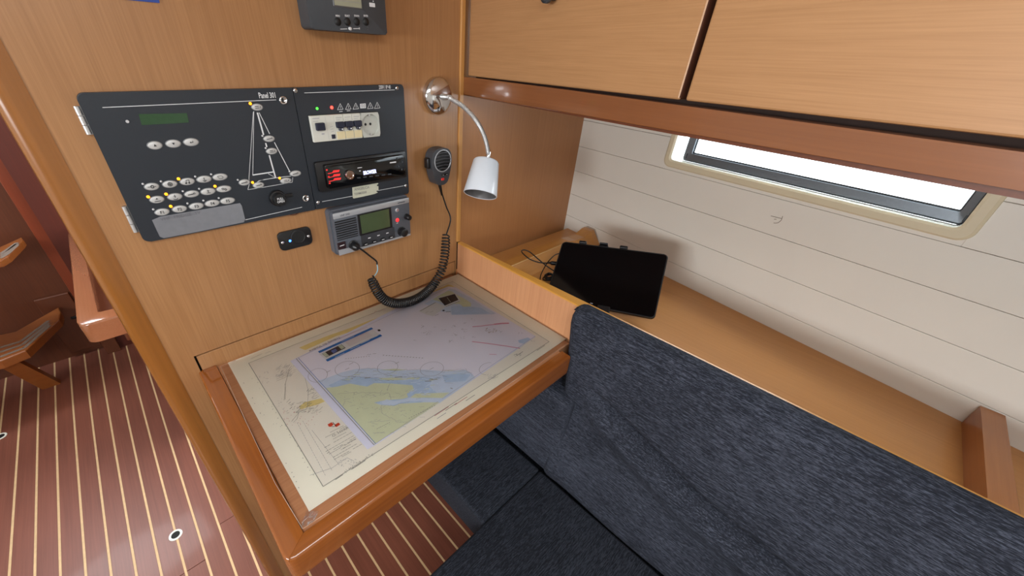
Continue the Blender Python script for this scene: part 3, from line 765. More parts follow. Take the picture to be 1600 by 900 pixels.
# corner advert (its square code is left out)
S2.poly(kq([(70, 560), (540, 310), (840, 430), (480, 700), (300, 660)]), M_white, 6)
S2.line(kq([(120, 560), (545, 320)]), M_ink, .0012, 8)
S2.poly(kq([(590, 190), (1090, 70), (1240, 285), (840, 445)]), M_white, 7)
S2.poly(kq([(625, 205), (1075, 85), (1180, 250), (800, 410)]), M_photo, 8); S2.line(kq([(860, 180), (960, 310)]), M_photo2, .0012, 9)
S2.line(kq([(830, 435), (1210, 290)]), M_ink, .0010, 9)
S2.poly(kq([(725, 540), (780, 525), (810, 545), (750, 570)]), M_ink, 8); S2.line(kq([(830, 585), (970, 575)]), M_ink, .0013, 8); S2.line(kq([(520, 690), (630, 645)]), M_fline, .0012, 8)
S2.line(kq([(260, 610), (350, 570)]), M_fline, .0010, 8); S2.line(kq([(380, 600), (480, 560)]), M_fline, .0010, 8)
obj('print', S2.bm, S2.mats, ch2, recalc=False)
text('Tribunj do Vodice', .0092, S2.T((531, 526.5)) + Vector((0, 0, .0012)), S2.T((478, 550.5)) - S2.T((531, 526.5)), (0, -1, 0), plain('chart_title_grey', (120, 110, 128), .6), ch2)

# plastic sleeve over both charts
bm = new()
ZS = S2.z + .0022
slv = [on(p, 2, ZS) for p in [(345, 573), (368, 563), (440, 532), (714, 424), (800, 470), (886, 523), (885, 538), (700, 666), (560, 768), (473, 826), (430, 755), (385, 660)]]
a = [bm.verts.new(p) for p in slv]; bm.faces.new(a)
sl = obj('plastic_sleeve', bm, M_sleeve, recalc=True); tag(sl, 'clear plastic sleeve covering the charts on the table', 'sleeve')
bm = new(); 
tube(bm, [p for p in slv[5:] + slv[:2]], .0004, 5, caps=True)
me_ = obj('welded_edge', bm, plain('sleeve_edge', (178, 150, 132), .25, coat=.5), sl); me_.data.transform(Matrix.Translation(-sl.location)) if False else None
bm = new(); random.seed(3)
gv = []
A_, B_, C_, D_ = [on(p, 2, ZS) for p in ((470, 826), (480, 800), (500, 800), (488, 818))]
for i in range(7):
    gv.append([bm.verts.new(A_.lerp(D_, i / 6).lerp(B_.lerp(C_, i / 6), j / 6) + Vector((random.uniform(-.001, .001), random.uniform(-.001, .001), random.uniform(.0003, .0035)))) for j in range(7)])
for i in range(6):
    for j in range(6): bm.faces.new((gv[i][j], gv[i+1][j], gv[i+1][j+1], gv[i][j+1]))
obj('crumpled_corner', bm, M_crinkle, sl)

# ================================================================== CUSHIONS AND SEAT
def cushion_box(bm, lo, hi, r, M=None):
    return box(bm, lo, hi, r, 5, M)
bm = new()
def cush_profile(y, last=False):
    """cross section of the seat back at y: list of (x,z), anticlockwise from the lower back"""
    tp = -.199
    return [(.2815, -.655), (.2815, tp - .022), (.279, tp - .007), (.272, tp), (.258, tp + .001), (.246, tp - .004), (.238, tp - .014), (.2335, tp - .03), (.230, -.29), (.226, -.35), (.221, -.41), (.214, -.48), (.207, -.55), (.201, -.61), (.199, -.64), (.204, -.655)]
ys = [-.392, -.3955, -.401, -.41] + [-.42 - i * .01 for i in range(100)]
def crease(y, z, x):
    """long fold running down across the front of the cushion"""
    zc = -.352 - .09 * ((-y - .49) / .4) - .02 * sin((-y - .49) * 7)
    if y > -.47: return x
    fade = min(1, (-y - .47) / .06)
    d = z - zc
    dx = .018 * fade * math.exp(-(d / .009) ** 2)          # groove
    dx -= .014 * fade * math.exp(-((d + .04) / .026) ** 2)  # bulge below it
    return x + dx
rows = []
for j, y in enumerate(ys):
    P = cush_profile(y); row = []
    inset = [.014, .007, .0025, 0][j] if j < 4 else 0
    dense = []
    for i, (x, z) in enumerate(P):
        dense.append((x, z))
        if 7 <= i < 12:
            x2, z2 = P[i + 1]
            for t in range(1, 14): dense.append((x + (x2 - x) * t / 14, z + (z2 - z) * t / 14))
    for x, z in dense:
        x2 = crease(y, z, x) if x < .2336 else x
        if inset:
            x2 = x2 + (inset if x2 < .25 else -inset * .5); z = z - inset * (z > -.3)
        yy = y - (.035 * max(0, min(1, (-.23 - z) / .2)) if j < 5 else .035 * max(0, min(1, (-.23 - z) / .2)) * max(0, 1 - (j - 4) / 6))
        x2 += .002 * sin(y * 23 + z * 9) * (x < .236)
        row.append(bm.verts.new((x2, yy, z)))
    rows.append(row)
n = len(rows[0])
for a, b in zip(rows, rows[1:]):
    for i in range(n): bm.faces.new((a[i], a[(i+1) % n], b[(i+1) % n], b[i]))
bm.faces.new(rows[0]); bm.faces.new(list(reversed(rows[-1])))
# lower part that carries on under the chart table
cushion_box(bm, (.203, -.46, -.652), (.272, -.012, -.395), .012)
bk = obj('seat_back_cushion', bm, M_cushion, smooth=True)
for p in bk.data.polygons: p.use_smooth = True
tag(bk, 'dark blue-grey fabric seat back cushion with a fold, beside chart table', 'cushion')

bm = new(); cushion_box(bm, (.004, -.4252, -.745), (.2005, -.02, -.6505), .008)
tag(obj('seat_cushion', bm, M_seat, smooth=True), 'small dark fabric seat cushion under the chart table', 'cushion')
bm = new(); cushion_box(bm, (-.26, -1.35, -.745), (.1985, -.4262, -.6485), .008)
tag(obj('seat_cushion', bm, M_seat, smooth=True), 'large dark fabric seat cushion in the bottom foreground', 'cushion')
bn = thing('bench', 'dark bench box under the seat cushions on the striped floor', 'bench', (.2, -.7, ZF))
bm = new(); box(bm, (.145, -1.35, ZF), (.282, -.012, -.7465)); obj('side_box', bm, M_seat, bn)
bm = new(); box(bm, (-.20, -1.33, ZF), (.1445, -.60, -.7465)); obj('front_box', bm, M_seat, bn)
bm = new(); box(bm, (.08, -.42, -.762), (.1445, -.02, -.7465)); obj('seat_board', bm, M_seat, bn)

# ================================================================== BULKHEAD INSTRUMENTS
def W(x, z, d): return Vector((x, -d, z))
def q_(ox, oy, k, d):
    return lambda x, y: on((ox + x * k, oy + y * k), 1, -d)
XD, ZD = (1, 0, 0), (0, 0, 1)
def plate(bm, x0, x1, z0, z1, r, d0, d1, mi=0, bev=0):
    cx, cz = (x0 + x1) / 2, (z0 + z1) / 2
    return prism(bm, [W(cx + a, cz + b, d0) for a, b in rrect(x1 - x0, z1 - z0, r)], (0, -(d1 - d0), 0), mi, bev)
def rod(bm, c, r, d0, d1, seg=20, mi=0, dome=0.0, sx=1, sy=1):
    """round button: c on bulkhead (x,z)"""
    M = axisM(W(c[0], c[1], d0), (0, -1, 0), (1, 0, 0)); h = d1 - d0
    if dome: lathe(bm, [(r, 0), (r, h * .6), (r * .85, h * .9), (r * .5, h + dome * .7), (0, h + dome)], M, seg, mi, sx, sy)
    else: lathe(bm, [(r, 0), (r, h * .75), (r * .93, h), (0, h)], M, seg, mi, sx, sy, smooth=False)
def screw(name, c, r, d, par, mat=None):
    bm = new(); rod(bm, c, r, d - .0005, d + .0018, 16, 0, .0006); s = obj(name, bm, mat or M_chrome, par)
    return s
def xz(v): return (v.x, v.z)

def warp(bm, x0, x1, ta, tb, ba, bb):
    for v in bm.verts:
        t = (v.co.x - x0) / (x1 - x0); v.co.z += (ta + (tb - ta) * t) if v.co.z > .05 else (ba + (bb - ba) * t)
# --- electrical panel (left)
D1 = .009
PL = (-.3285, -.0735, -.0525, .1455)
ep = thing('switch_panel', 'black electrical switch panel with a boat outline and oval buttons', 'panel', (-.2, 0, PL[2]))
bm = new(); plate(bm, PL[0], PL[1], PL[2], PL[3], (.008, .001, .001, .008), .0004, D1, 0, .0008); warp(bm, PL[0], PL[1], -.0012, .0015, .0062, .0035); obj('faceplate', bm, M_panel, ep)
a1 = q_(100, 120, .3, D1 + .0004); a3 = q_(370, 140, .2113, D1 + .0004); a4 = q_(210, 250, .1445, D1 + .0004)
NY = (0, -1, 0)
bm = new()
def ln(f, pts, wd): ribbon(bm, [f(*p) for p in pts], wd, NY)
ln(a1, [(200, 160), (1105, 120)], .0008)
ln(a1, [(945, 745), (1240, 679)], .0008)
ln(a3, [(152, 170), (198, 335)], .0022); ln(a3, [(213, 395), (222, 425)], .0020); ln(a3, [(240, 485), (286, 650)], .0022)
ln(a3, [(116, 632), (275, 608)], .0018)
ln(a3, [(126, 160), (118, 632)], .0007); ln(a3, [(122, 165), (90, 655), (92, 700), (82, 738)], .0007)
ln(a3, [(165, 170), (243, 328)], .0010); ln(a3, [(278, 390), (388, 600)], .0012); ln(a3, [(232, 622), (275, 645)], .0007)
ln(a3, [(150, 682), (200, 665), (345, 645), (400, 640)], .0008); ln(a3, [(160, 675), (290, 650)], .0010)
ln(a3, [(82, 740), (210, 720), (410, 685), (414, 650)], .0007)
obj('boat_outline', bm, M_white, ep, recalc=False)
p0 = a1(1017, 113); text('Panel 301', .0105, p0 + Vector((0, 0, .0004)), XD, ZD, M_white, ep, xs=.62, bold=.0002)
# LCD
bm = new(); c0, c1 = a1(390, 192), a1(648, 248); x0, x1 = c0.x, a1(648, 190).x
prism(bm, [a1(388, 194), a1(640, 190), a1(650, 238), a1(405, 252)], (0, -.0002, 0)); obj('lcd_screen', bm, M_lcd, ep)
bm = new(); ln(a1, [(410, 212), (630, 206)], .0022); obj('lcd_text', bm, plain('lcd_dark', (34, 64, 36), .4), ep, recalc=False)
bm = new(); rod(bm, xz(a1(330, 233)), .0018, D1, D1 + .001); obj('indicator', bm, M_off, ep)
# oval buttons
def oval(par, c, rx, rz, d, led=None, lit=False, face=None, icon=None):
    bm = new(); M = axisM(W(c[0], c[1], d), (0, -1, 0), (1, 0, 0))
    lathe(bm, [(1, 0), (1, .0007), (.93, .0010), (.88, .0007)], M, 24, 1, rx, rz)
    lathe(bm, [(.88, .0007), (.84, .0012), (.78, .0015), (0, .0016)], M, 24, 0, rx, rz)
    b = obj('button', bm, [M_btn, M_btnrim], par)
    if icon: icon(b, c, rx, rz, d + .0022)
    if led is not None:
        bm = new(); rod(bm, led, .00145 if not lit else .002, d, d + .0009, 12, 0, .0005); obj('indicator', bm, M_orange if lit else M_off, par)
def ic_text(s, k=.62):
    def f(b, c, rx, rz, d): text(s, rz * 1.15, W(c[0], c[1] - rz * .4, d), XD, ZD, M_ink, b, align='CENTER', xs=.95, bold=.0001)
    return f
def ic_shapes(fn):
    def f(b, c, rx, rz, d):
        bm = new(); fn(bm, lambda u, v: W(c[0] + u * rz, c[1] + v * rz, d)); obj('symbol', bm, M_ink, b, recalc=False)
    return f
def rl(bm, P, pts, w_=.0007): ribbon(bm, [P(*p) for p in pts], w_, NY)
def circ(bm, P, cx, cy, r, w_=.0006): rl(bm, P, [(cx + r * cos(i * pi / 6), cy + r * sin(i * pi / 6)) for i in range(13)], w_)
ic = {
 'up': ic_shapes(lambda bm, P: poly(bm, [P(-.3, -.2), P(.3, -.2), P(0, .35)])),
 'down': ic_shapes(lambda bm, P: poly(bm, [P(-.3, .25), P(0, -.3), P(.3, .25)])),
 'enter': ic_shapes(lambda bm, P: (rl(bm, P, [(.35, .35), (.35, -.05), (-.1, -.05)]), poly(bm, [P(-.1, .2), P(-.4, -.05), P(-.1, -.3)]))),
 'sun': ic_shapes(lambda bm, P: (circ(bm, P, .1, 0, .32, .0012), rl(bm, P, [(-.9, 0), (-.4, 0)]), rl(bm, P, [(.6, 0), (.9, 0)]))),
 'wheel': ic_shapes(lambda bm, P: (circ(bm, P, 0, 0, .48, .0009), circ(bm, P, 0, 0, .2), rl(bm, P, [(-.5, 0), (.5, 0)], .0004), rl(bm, P, [(0, -.5), (0, .5)], .0004))),
 'note': ic_shapes(lambda bm, P: (rl(bm, P, [(-.35, -.35), (-.25, .4), (.4, .45), (.4, -.3)], .0007), circ(bm, P, -.45, -.35, .12, .0012), circ(bm, P, .3, -.35, .12, .0012))),
 'anchor': ic_shapes(lambda bm, P: (rl(bm, P, [(0, .5), (0, -.5)]), rl(bm, P, [(-.4, -.2), (-.2, -.5), (0, -.55), (.2, -.5), (.4, -.2)], .0008), rl(bm, P, [(-.2, .25), (.2, .25)], .0005))),
 'pump': ic_shapes(lambda bm, P: (rl(bm, P, [(-.7, .3), (.2, .4), (.7, .1), (.5, -.4), (-.3, -.4), (-.7, .3)], .0006),)),
 'eject': ic_shapes(lambda bm, P: (poly(bm, [P(-.3, .1), P(.3, .1), P(0, .5)]), rl(bm, P, [(-.7, -.4), (.7, -.4)], .0009))),
 'boat': ic_shapes(lambda bm, P: (rl(bm, P, [(0, .6), (0, -.2)], .0009), rl(bm, P, [(-.5, -.4), (-.3, -.65), (.3, -.65), (.5, -.4)], .0008), rl(bm, P, [(-.4, .2), (.3, .2)], .0005))),
 'tap': ic_shapes(lambda bm, P: (rl(bm, P, [(-1, -.1), (.4, 0)], .0011), circ(bm, P, .6, .1, .2))),
 'lamp': ic_shapes(lambda bm, P: (circ(bm, P, 0, .25, .18), rl(bm, P, [(-.5, -.35), (.5, -.35)], .0007), rl(bm, P, [(0, .1), (0, -.3)], .0006))),
 'fans': ic_shapes(lambda bm, P: (circ(bm, P, -.3, .1, .25, .0008), circ(bm, P, .35, -.15, .25, .0008))),
 'line': ic_shapes(lambda bm, P: (rl(bm, P, [(-.8, -.1), (.5, .05)], .0009), circ(bm, P, .75, .15, .15))),
 'bars': ic_shapes(lambda bm, P: (rl(bm, P, [(-.7, .2), (.4, .25)], .0008), rl(bm, P, [(-.7, -.25), (.5, -.2)], .0008), rl(bm, P, [(.8, -.3), (.8, .3)], .0008))),
}
for (x, y, k) in ((473, 357, 'up'), (569, 348, 'down'), (662, 340, 'enter')):
    c = a1(x, y); oval(ep, xz(c), abs(a1(x + 43, y).x - a1(x - 43, y).x) / 2, .0052 * 1.06, D1, icon=ic[k])
rows_ = (((187, 287, 'sun', 0), (383, 260, 'wheel', 0), (572, 232, 'note', 1), (753, 207, 'anchor', 0), (926, 183, 'pump', 0)),
         ((244, 427, 'eject', 1), (438, 397, 'boat', 1), (620, 366, 'tap', 0), (796, 340, 'lamp', 0), (967, 312, 'fans', 1)),
         ((300, 562, 'F1', 0), (488, 529, 'F2', 1), (670, 498, 'F3', 0), (842, 467, 'F4', 0), (1008, 440, 'F5', 0)))
for r_ in rows_:
    for (x, y, k, lit) in r_:
        c = a4(x, y); led = a4(x - 95, y - 28)
        oval(ep, xz(c), abs(a4(x + 84, y - 12).x - a4(x - 84, y + 12).x) / 2, .0053, D1, xz(led), bool(lit), icon=ic_text(k) if k[0] == 'F' and len(k) == 2 else ic[k])
for (x, y, k, lx, ly, lit) in ((150, 130, 'bars', 100, 103, 1), (238, 363, 'line', 190, 342, 0), (258, 455, 'bars', 214, 433, 0), (433, 620, 'tap', 390, 605, 0), (362, 673, 'bars', 317, 655, 1), (160, 706, 'line', 117, 687, 1), (56, 686, 'tap', 8, 668, 0)):
    c = a3(x, y); oval(ep, xz(c), abs(a3(x + 43, y - 6).x - a3(x - 43, y + 6).x) / 2, .0050, D1, xz(a3(lx, ly)), bool(lit), icon=ic[k])
# locks
for (x, y) in ((1141, 122), (1258, 632)):
    c = a1(x, y); bm = new(); M = axisM(W(c.x, c.z, D1), (0, -1, 0), (1, 0, 0))
    lathe(bm, [(.0062, 0), (.0062, .002), (.0052, .003), (.0036, .003), (.0036, .0015), (0, .0015)], M, 24)
    l = obj('lock', bm, M_chrome, ep)
    bm = new(); box(bm, (c.x - .0007, -D1 - .0022, c.z - .0024), (c.x + .0007, -D1 - .0013, c.z + .0024)); obj('keyway', bm, M_black, l)
# hinges
for (p, q) in (((119, 166), (137, 211)), ((191, 323), (210, 364))):
    A, B = on(p, 1, -.005), on(q, 1, -.005); x = PL[0] - .0035
    bm = new(); zt, zb = A.z, B.z
    for i in range(3):
        za = zt - (zt - zb) * i / 3; zb2 = zt - (zt - zb) * (i + 1) / 3 + .0008
        tube(bm, [(x, -.0048, za), (x, -.0048, zb2)], .0030, 12)
    box(bm, (x - .001, -.0035, zb), (x + .0045, -.0008, zt))
    obj('hinge', bm, M_steel, ep, smooth=True)
# socket cap with lettering
c = on((431, 313), 1, -(D1 + .012)); cz = on((433, 309), 1, -D1)
bm = new(); M = axisM(W(cz.x, cz.z, D1), (0, -1, 0), (1, 0, 0))
lathe(bm, [(.0135, 0), (.0135, .004), (.0125, .006), (.0105, .0065), (.0105, .013), (.0095, .015), (0, .0155)], M, 28)
cap = obj('socket_cap', bm, M_black, ep, smooth=True)
bm = new(); box(bm, (cz.x + .010, -D1 - .003, cz.z - .002), (cz.x + .026, -D1 - .0005, cz.z + .004), .001); obj('cap_strap', bm, M_black, cap)
text('PULL', .0052, W(cz.x, cz.z + .0006, D1 + .016), XD, ZD, M_white, cap, align='CENTER', xs=.9, bold=.0001)
text('OPEN', .0052, W(cz.x, cz.z - .0042, D1 + .016), XD, ZD, M_white, cap, align='CENTER', xs=.9, bold=.0001)
# strip of clear tape over the lower edge
bm = new(); prism(bm, [a1(458, 746), a1(500, 728), a1(700, 694), a1(916, 657), a1(926, 672), a1(943, 742), a1(936, 757), a1(700, 806), a1(520, 840), a1(498, 832)], (0, -.0005, 0))
tape = obj('tape_strip', bm, M_tape, ep, label='grey translucent tape strip with faint handwriting')
text('VHF  FRIDGE  TV', .0062, a1(505, 750) + Vector((0, -.001, 0)), a1(730, 708) - a1(505, 750), ZD, plain('faded_ink', (92, 92, 98), .6), tape, xs=1.1)

# --- 230 V panel (right)
D2 = .009
PR = (-.0725, .1350, -.0525, .1455)
rp = thing('shore_power_panel', 'black panel with breakers, round socket outlet and car stereo', 'panel', (.03, 0, PR[2]))
bm = new(); plate(bm, PR[0], PR[1], PR[2], PR[3], (.001, .005, .007, .001), .0004, D2, 0, .0008); warp(bm, PR[0], PR[1], .0015, .0050, .0035, -.0032); obj('faceplate', bm, M_panel, rp)
b2 = q_(450, 120, .2222, D2 + .0004)
for (x, y) in ((52, 97), (766, 80), (828, 765), (212, 884)):
    c = b2(x, y); s_ = screw('screw', xz(c), .0036, D2, rp)
    bm = new(); box(bm, (c.x - .0016, -D2 - .0027, c.z - .0004), (c.x + .0016, -D2 - .0021, c.z + .0004)); obj('slot', bm, M_ink, s_)
bm = new(); ln(b2, [(115, 113), (750, 92)], .0008); ln(b2, [(240, 878), (460, 838)], .0008); ln(b2, [(632, 800), (815, 766)], .0008)
for x in (368, 424, 477, 579, 628):
    y = 224 - (x - 368) * .035
    ln(b2, [(x - 20, y + 8), (x + 20, y + 4), (x - 1, y - 36), (x - 20, y + 8)], .0007); ln(b2, [(x, y - 20), (x + 2, y - 2)], .0007)
ln(b2, [(360, 245), (384, 243)], .0009); ln(b2, [(414, 240), (438, 238)], .0009)
prism(bm, [b2(506, 190), b2(546, 187), b2(548, 220), b2(508, 222)], (0, -.0001, 0))
obj('printed_symbols', bm, M_white, rp, recalc=False)
bm = new()
for x in (515, 531): ln(b2, [(x, 196), (x + 8, 195), (x + 9, 212), (x + 1, 213), (x, 196)], .0006)
me_ = obj('book_symbol', bm, M_panel, rp, recalc=False)
for v in me_.data.vertices: v.co.y -= .0003
text('230V / IP 40', .0080, b2(640, 85), XD, ZD, M_white, rp, xs=.62, bold=.0002)
for (x, y, m, r) in ((205, 223, M_green, .0020), (308, 216, M_redled, .0026)):
    c = b2(x, y); bm = new(); rod(bm, xz(c), r, D2, D2 + .001, 14, 0, .0008); obj('indicator', bm, m, rp)
# DIN modules: residual current breaker, three breakers, round socket
b3 = q_(480, 170, .15554, D2 + .004)
z1, z0 = .1045, .0635; 
mx0, mx1 = b3(20, 80).x, b3(712, 30).x
z1 = (b3(20, 75).z + b3(712, 30).z) / 2; z0 = (b3(70, 338).z + b3(738, 272).z) / 2
DM = D2 + .0058
bm = new(); box(bm, (mx0 - .001, -D2 - .0005, z0 - .001), (mx1 + .001, -D2 + .001, z1 + .001)); obj('module_cutout', bm, M_blackm, rp)
wt = mx1 - mx0
def fx(t): return mx0 + wt * t
mod = new(); box(mod, (fx(0), -DM, z0), (fx(.325), -D2, z1), .0006, 1); rcb = obj('breaker_module', mod, M_module, rp)
hgt = z1 - z0
bm = new(); box(bm, (fx(.05), -DM - .006, z0 + hgt * .45), (fx(.17), -DM + .0005, z0 + hgt * .74), .0015, 2); obj('toggle', bm, M_navy, rcb)
bm = new(); box(bm, (fx(.25), -DM - .001, z0 + hgt * .08), (fx(.305), -DM + .0005, z0 + hgt * .25), .0006, 1); obj('test_button', bm, M_navy, rcb)
bm = new(); box(bm, (fx(.12), -DM - .0006, z0 + hgt * .28), (fx(.155), -DM + .0003, z0 + hgt * .33)); ribbon(bm, [W(fx(.03), z0 + hgt * .9, DM + .0003), W(fx(.12), z0 + hgt * .9, DM + .0003)], .0012, NY)
ribbon(bm, [W(fx(.03), z0 + hgt * .80, DM + .0003), W(fx(.10), z0 + hgt * .80, DM + .0003)], .0006, NY)
for i in range(3): ribbon(bm, [W(fx(.25), z0 + hgt * (.35 + i * .1), DM + .0003), W(fx(.29), z0 + hgt * (.37 + i * .1), DM + .0003)], .0006, NY)
ribbon(bm, [W(fx(.21), z0 + hgt * .04, DM + .0003), W(fx(.20), z0 + hgt * .95, DM + .0003)], .0003, NY)
obj('module_print', bm, M_fline, rcb, recalc=False)
for i in range(3):
    u0, u1 = .325 + i * .129, .325 + (i + 1) * .129 - .004
    bm = new(); box(bm, (fx(u0), -DM, z0), (fx(u1), -D2, z1), .0005, 1)
    m = obj('breaker_module', bm, M_module, rp)
    bm = new(); box(bm, (fx(u0 + .004), -DM - .001, z0 + hgt * .04), (fx(u1 - .002), -DM + .0005, z0 + hgt * .34), .0004, 1); obj('terminal_cover', bm, M_cream2, m)
    bm = new(); box(bm, (fx(u0 + .004), -DM - .0055, z0 + hgt * .50), (fx(u1 - .004), -DM + .0005, z0 + hgt * .73), .0012, 2)
    box(bm, (fx(u0 + .038), -DM - .005, z0 + hgt * .38), (fx(u1 - .028), -DM + .0005, z0 + hgt * .52), .001, 1); tg = obj('toggle', bm, M_navy, m)
    bm = new(); box(bm, (fx(u0 + .065), -DM - .0055, z0 + hgt * .42), (fx(u0 + .085), -DM - .0045, z0 + hgt * .47)); obj('mark', bm, M_white, tg)
    bm = new(); ribbon(bm, [W(fx(u0 + .02), z0 + hgt * .88, DM + .0003), W(fx(u1 - .02), z0 + hgt * .88, DM + .0003)], .0008, NY)
    ribbon(bm, [W(fx(u0 + .02), z0 + hgt * .80, DM + .0003), W(fx(u1 - .05), z0 + hgt * .80, DM + .0003)], .0005, NY); obj('module_print', bm, M_fline, m, recalc=False)
bm = new(); sx0, sx1 = fx(.712), fx(1.0); cx, czz = (sx0 + sx1) / 2, (z0 + z1) / 2; r_ = hgt * .44
out4 = [(sx0, z0), (sx1, z0), (sx1, z1), (sx0, z1)]
N_ = 32
ov = []; iv = []
for i in range(N_):
    a = 2 * pi * i / N_ + pi / N_
    dx, dz = cos(a), sin(a); t = min((sx1 - sx0) / 2 / abs(dx) if abs(dx) > 1e-6 else 9, hgt / 2 / abs(dz) if abs(dz) > 1e-6 else 9)
    ov.append(W(cx + dx * t, czz + dz * t, DM)); iv.append(W(cx + dx * r_, czz + dz * r_, DM))
ring(bm, ov, iv); sv = [v + Vector((0, .0052, 0)) for v in iv]; ring(bm, iv, sv); bm.faces.new([bm.verts.new(v) for v in sv])
ring(bm, [v + Vector((0, .004, 0)) for v in ov], ov)
so = obj('socket_outlet', bm, M_socket, rp, recalc=False)
bm = new()
for dx in (-.55, .15): rod(bm, (cx + dx * r_ * .8, czz + r_ * .05), r_ * .13, D2 + .0002, D2 + .0010, 12)
obj('socket_hole', bm, M_blackm, so)
bm = new()
for sgn in (-1, 1): box(bm, (cx - .0016, -D2 - .0040, czz + sgn * r_ * .90 - .0014), (cx + .0016, -D2 - .0006, czz + sgn * r_ * .90 + .0014))
obj('earth_contact', bm, M_steel, so)
# --- car stereo
st = thing('car_stereo', 'black car stereo with red buttons and lit blue display reading BROWSER', 'radio', (.05, 0, -.035))
bm = new()
sx0, sx1, sz0, sz1 = b3(85, 540).x - .003, b3(1000, 560).x - .002, -.0415, .0225
qz1 = b3(95, 545).z; qz0 = b3(150, 830).z
bz0 = (b3(150, 828).z + b3(1000, 690).z) / 2; bz1 = (b3(85, 545).z + b3(950, 420).z) / 2
plate(bm, sx0, sx1, bz0, bz1, .004, D2 - .001, D2 + .006, 0, .0015); obj('bezel', bm, M_black, st, smooth=True)
DS = D2 + .014
b5 = q_(480, 170, .15554, DS)
fx0, fx1 = b5(195, 700).x, b5(985, 600).x; fz0 = (b5(200, 795).z + b5(990, 680).z) / 2; fz1 = (b5(160, 570).z + b5(900, 470).z) / 2
bm = new(); plate(bm, fx0, fx1, fz0, fz1, (.003, .006, .006, .003), D2 + .004, DS, 0, .0018); fp = obj('faceplate', bm, M_blackgloss, st, smooth=True)
b6 = q_(480, 170, .15554, DS + .0005)
bm = new(); c = b6(418, 660); M = axisM((c.x, c.y, c.z), (0, -1, 0), (1, 0, 0))
lathe(bm, [(.0088, 0), (.0088, .005), (.0078, .0066), (.0058, .0066), (.0052, .0058), (0, .0058)], M, 30); obj('volume_knob', bm, M_chrome, st, smooth=True)
bm = new(); rl2 = lambda pts, w_: ribbon(bm, [b6(*p) for p in pts], w_, NY)
for y in (0, 52, 104):
    prism(bm, [b6(205 + y * .1, 648 + y * .75), b6(250 + y * .1, 640 + y * .75), b6(262 + y * .1, 618 + y * .75), b6(325 + y * .15, 612 + y * .75), b6(318 + y * .15, 634 + y * .75), b6(272 + y * .1, 640 + y * .75), b6(210 + y * .1, 656 + y * .75)], (0, -.0006, 0))
for (x, y) in ((195, 615), (215, 682), (225, 748)): prism(bm, [b6(x - 8, y + 6), b6(x + 8, y + 6), b6(x + 8, y - 8), b6(x - 4, y - 8)], (0, -.0006, 0))
obj('red_buttons', bm, M_red, fp)
text('BROWSER', .0098, b6(566, 662) + Vector((0, 0, -.0004)), XD, ZD, M_disp, fp, xs=.62, bold=.0002)
bm = new()
for i in range(6): prism(bm, [b6(500 + i * 62, 700 - i * 7), b6(535 + i * 62, 696 - i * 7), b6(533 + i * 62, 684 - i * 7), b6(500 + i * 62, 688 - i * 7)], (0, -.0008, 0))
obj('preset_buttons', bm, M_dgrey, fp)
bm = new(); prism(bm, [b6(505, 598), b6(550, 592), b6(550, 586), b6(505, 591)], (0, -.0003, 0)); prism(bm, [b6(830, 548), b6(893, 540), b6(892, 528), b6(830, 537)], (0, -.0003, 0)); prism(bm, [b6(523, 630), b6(536, 628), b6(536, 618), b6(523, 620)], (0, -.0003, 0))
obj('stereo_print', bm, M_white, fp, kind='stuff')
bm = new()
for (x, y) in ((905, 500), (955, 535), (920, 580), (950, 610)): c = b6(x, y); rod(bm, xz(c), .0018, DS, DS + .001, 12)
obj('small_buttons', bm, M_dgrey, fp)
# handwritten label
b7 = q_(545, 280, .03889, D2 + .0012)
bm = new(); prism(bm, [b7(135, 330), b7(800, 215), b7(1165, 150), b7(1185, 185), b7(1120, 235), b7(1150, 285), b7(1185, 270), b7(1190, 440), b7(1090, 480), b7(1165, 530), b7(1100, 560), b7(1040, 590), b7(600, 690), b7(190, 775), b7(160, 740)], (0, -.0004, 0))
lb = tag(obj('handwritten_label', bm, M_label), 'pale handwritten paper label stuck beneath the car stereo', 'label')
def b7t(s, p, q, size):
    o = q_(545, 280, .03889, D2 + .0022); return text(s, size, o(*p), o(*q) - o(*p), ZD, M_line, lb, xs=1.0, bold=.0001)
b7t('ANGELCA', (225, 470), (1000, 335), .0072); b7t('T29M3500', (225, 650), (1000, 500), .0062)

# --- small round socket plate left of the VHF
so2 = thing('charging_socket', 'small black charging socket plate with blue light, left of VHF radio', 'socket', (-.117, 0, -.116))
D3 = .004
e3 = q_(420, 290, .2333, D3)
x0, x1 = e3(62, 360).x, e3(290, 345).x; z1 = (e3(60, 312).z + e3(280, 278).z) / 2; z0 = (e3(75, 440).z + e3(290, 395).z) / 2
bm = new(); plate(bm, x0, x1, z0, z1, .008, .0004, D3, 0, .001); obj('plate', bm, M_black, so2, smooth=True)
c = e3(195, 342); bm = new(); M = axisM(W(c.x, c.z, D3 - .0002), (0, -1, 0), (1, 0, 0))
lathe(bm, [(.0135, 0), (.0135, .0022), (.0120, .003), (.0112, .0022), (0, .0020)], M, 30); obj('round_cover', bm, M_blackm, so2, smooth=True)
c = e3(142, 370); bm = new(); rod(bm, xz(c), .0022, D3, D3 + .001, 12, 0, .0008); obj('indicator', bm, M_blueled, so2)
for (x, y) in ((92, 382), (265, 338)): screw('screw', xz(e3(x, y)), .0030, D3, so2)

# loose wire peeping out under the panel
bm = new(); tube(bm, smooth_path([on((440, 325), 1, -.004), on((450, 334), 1, -.006), on((462, 335), 1, -.006), on((472, 326), 1, -.003)], 6), .001, 6)
tag(obj('loose_wire', bm, plain('brown_wire', (96, 52, 30), .5)), 'thin brown wire peeping from beneath the switch panel', 'wire')

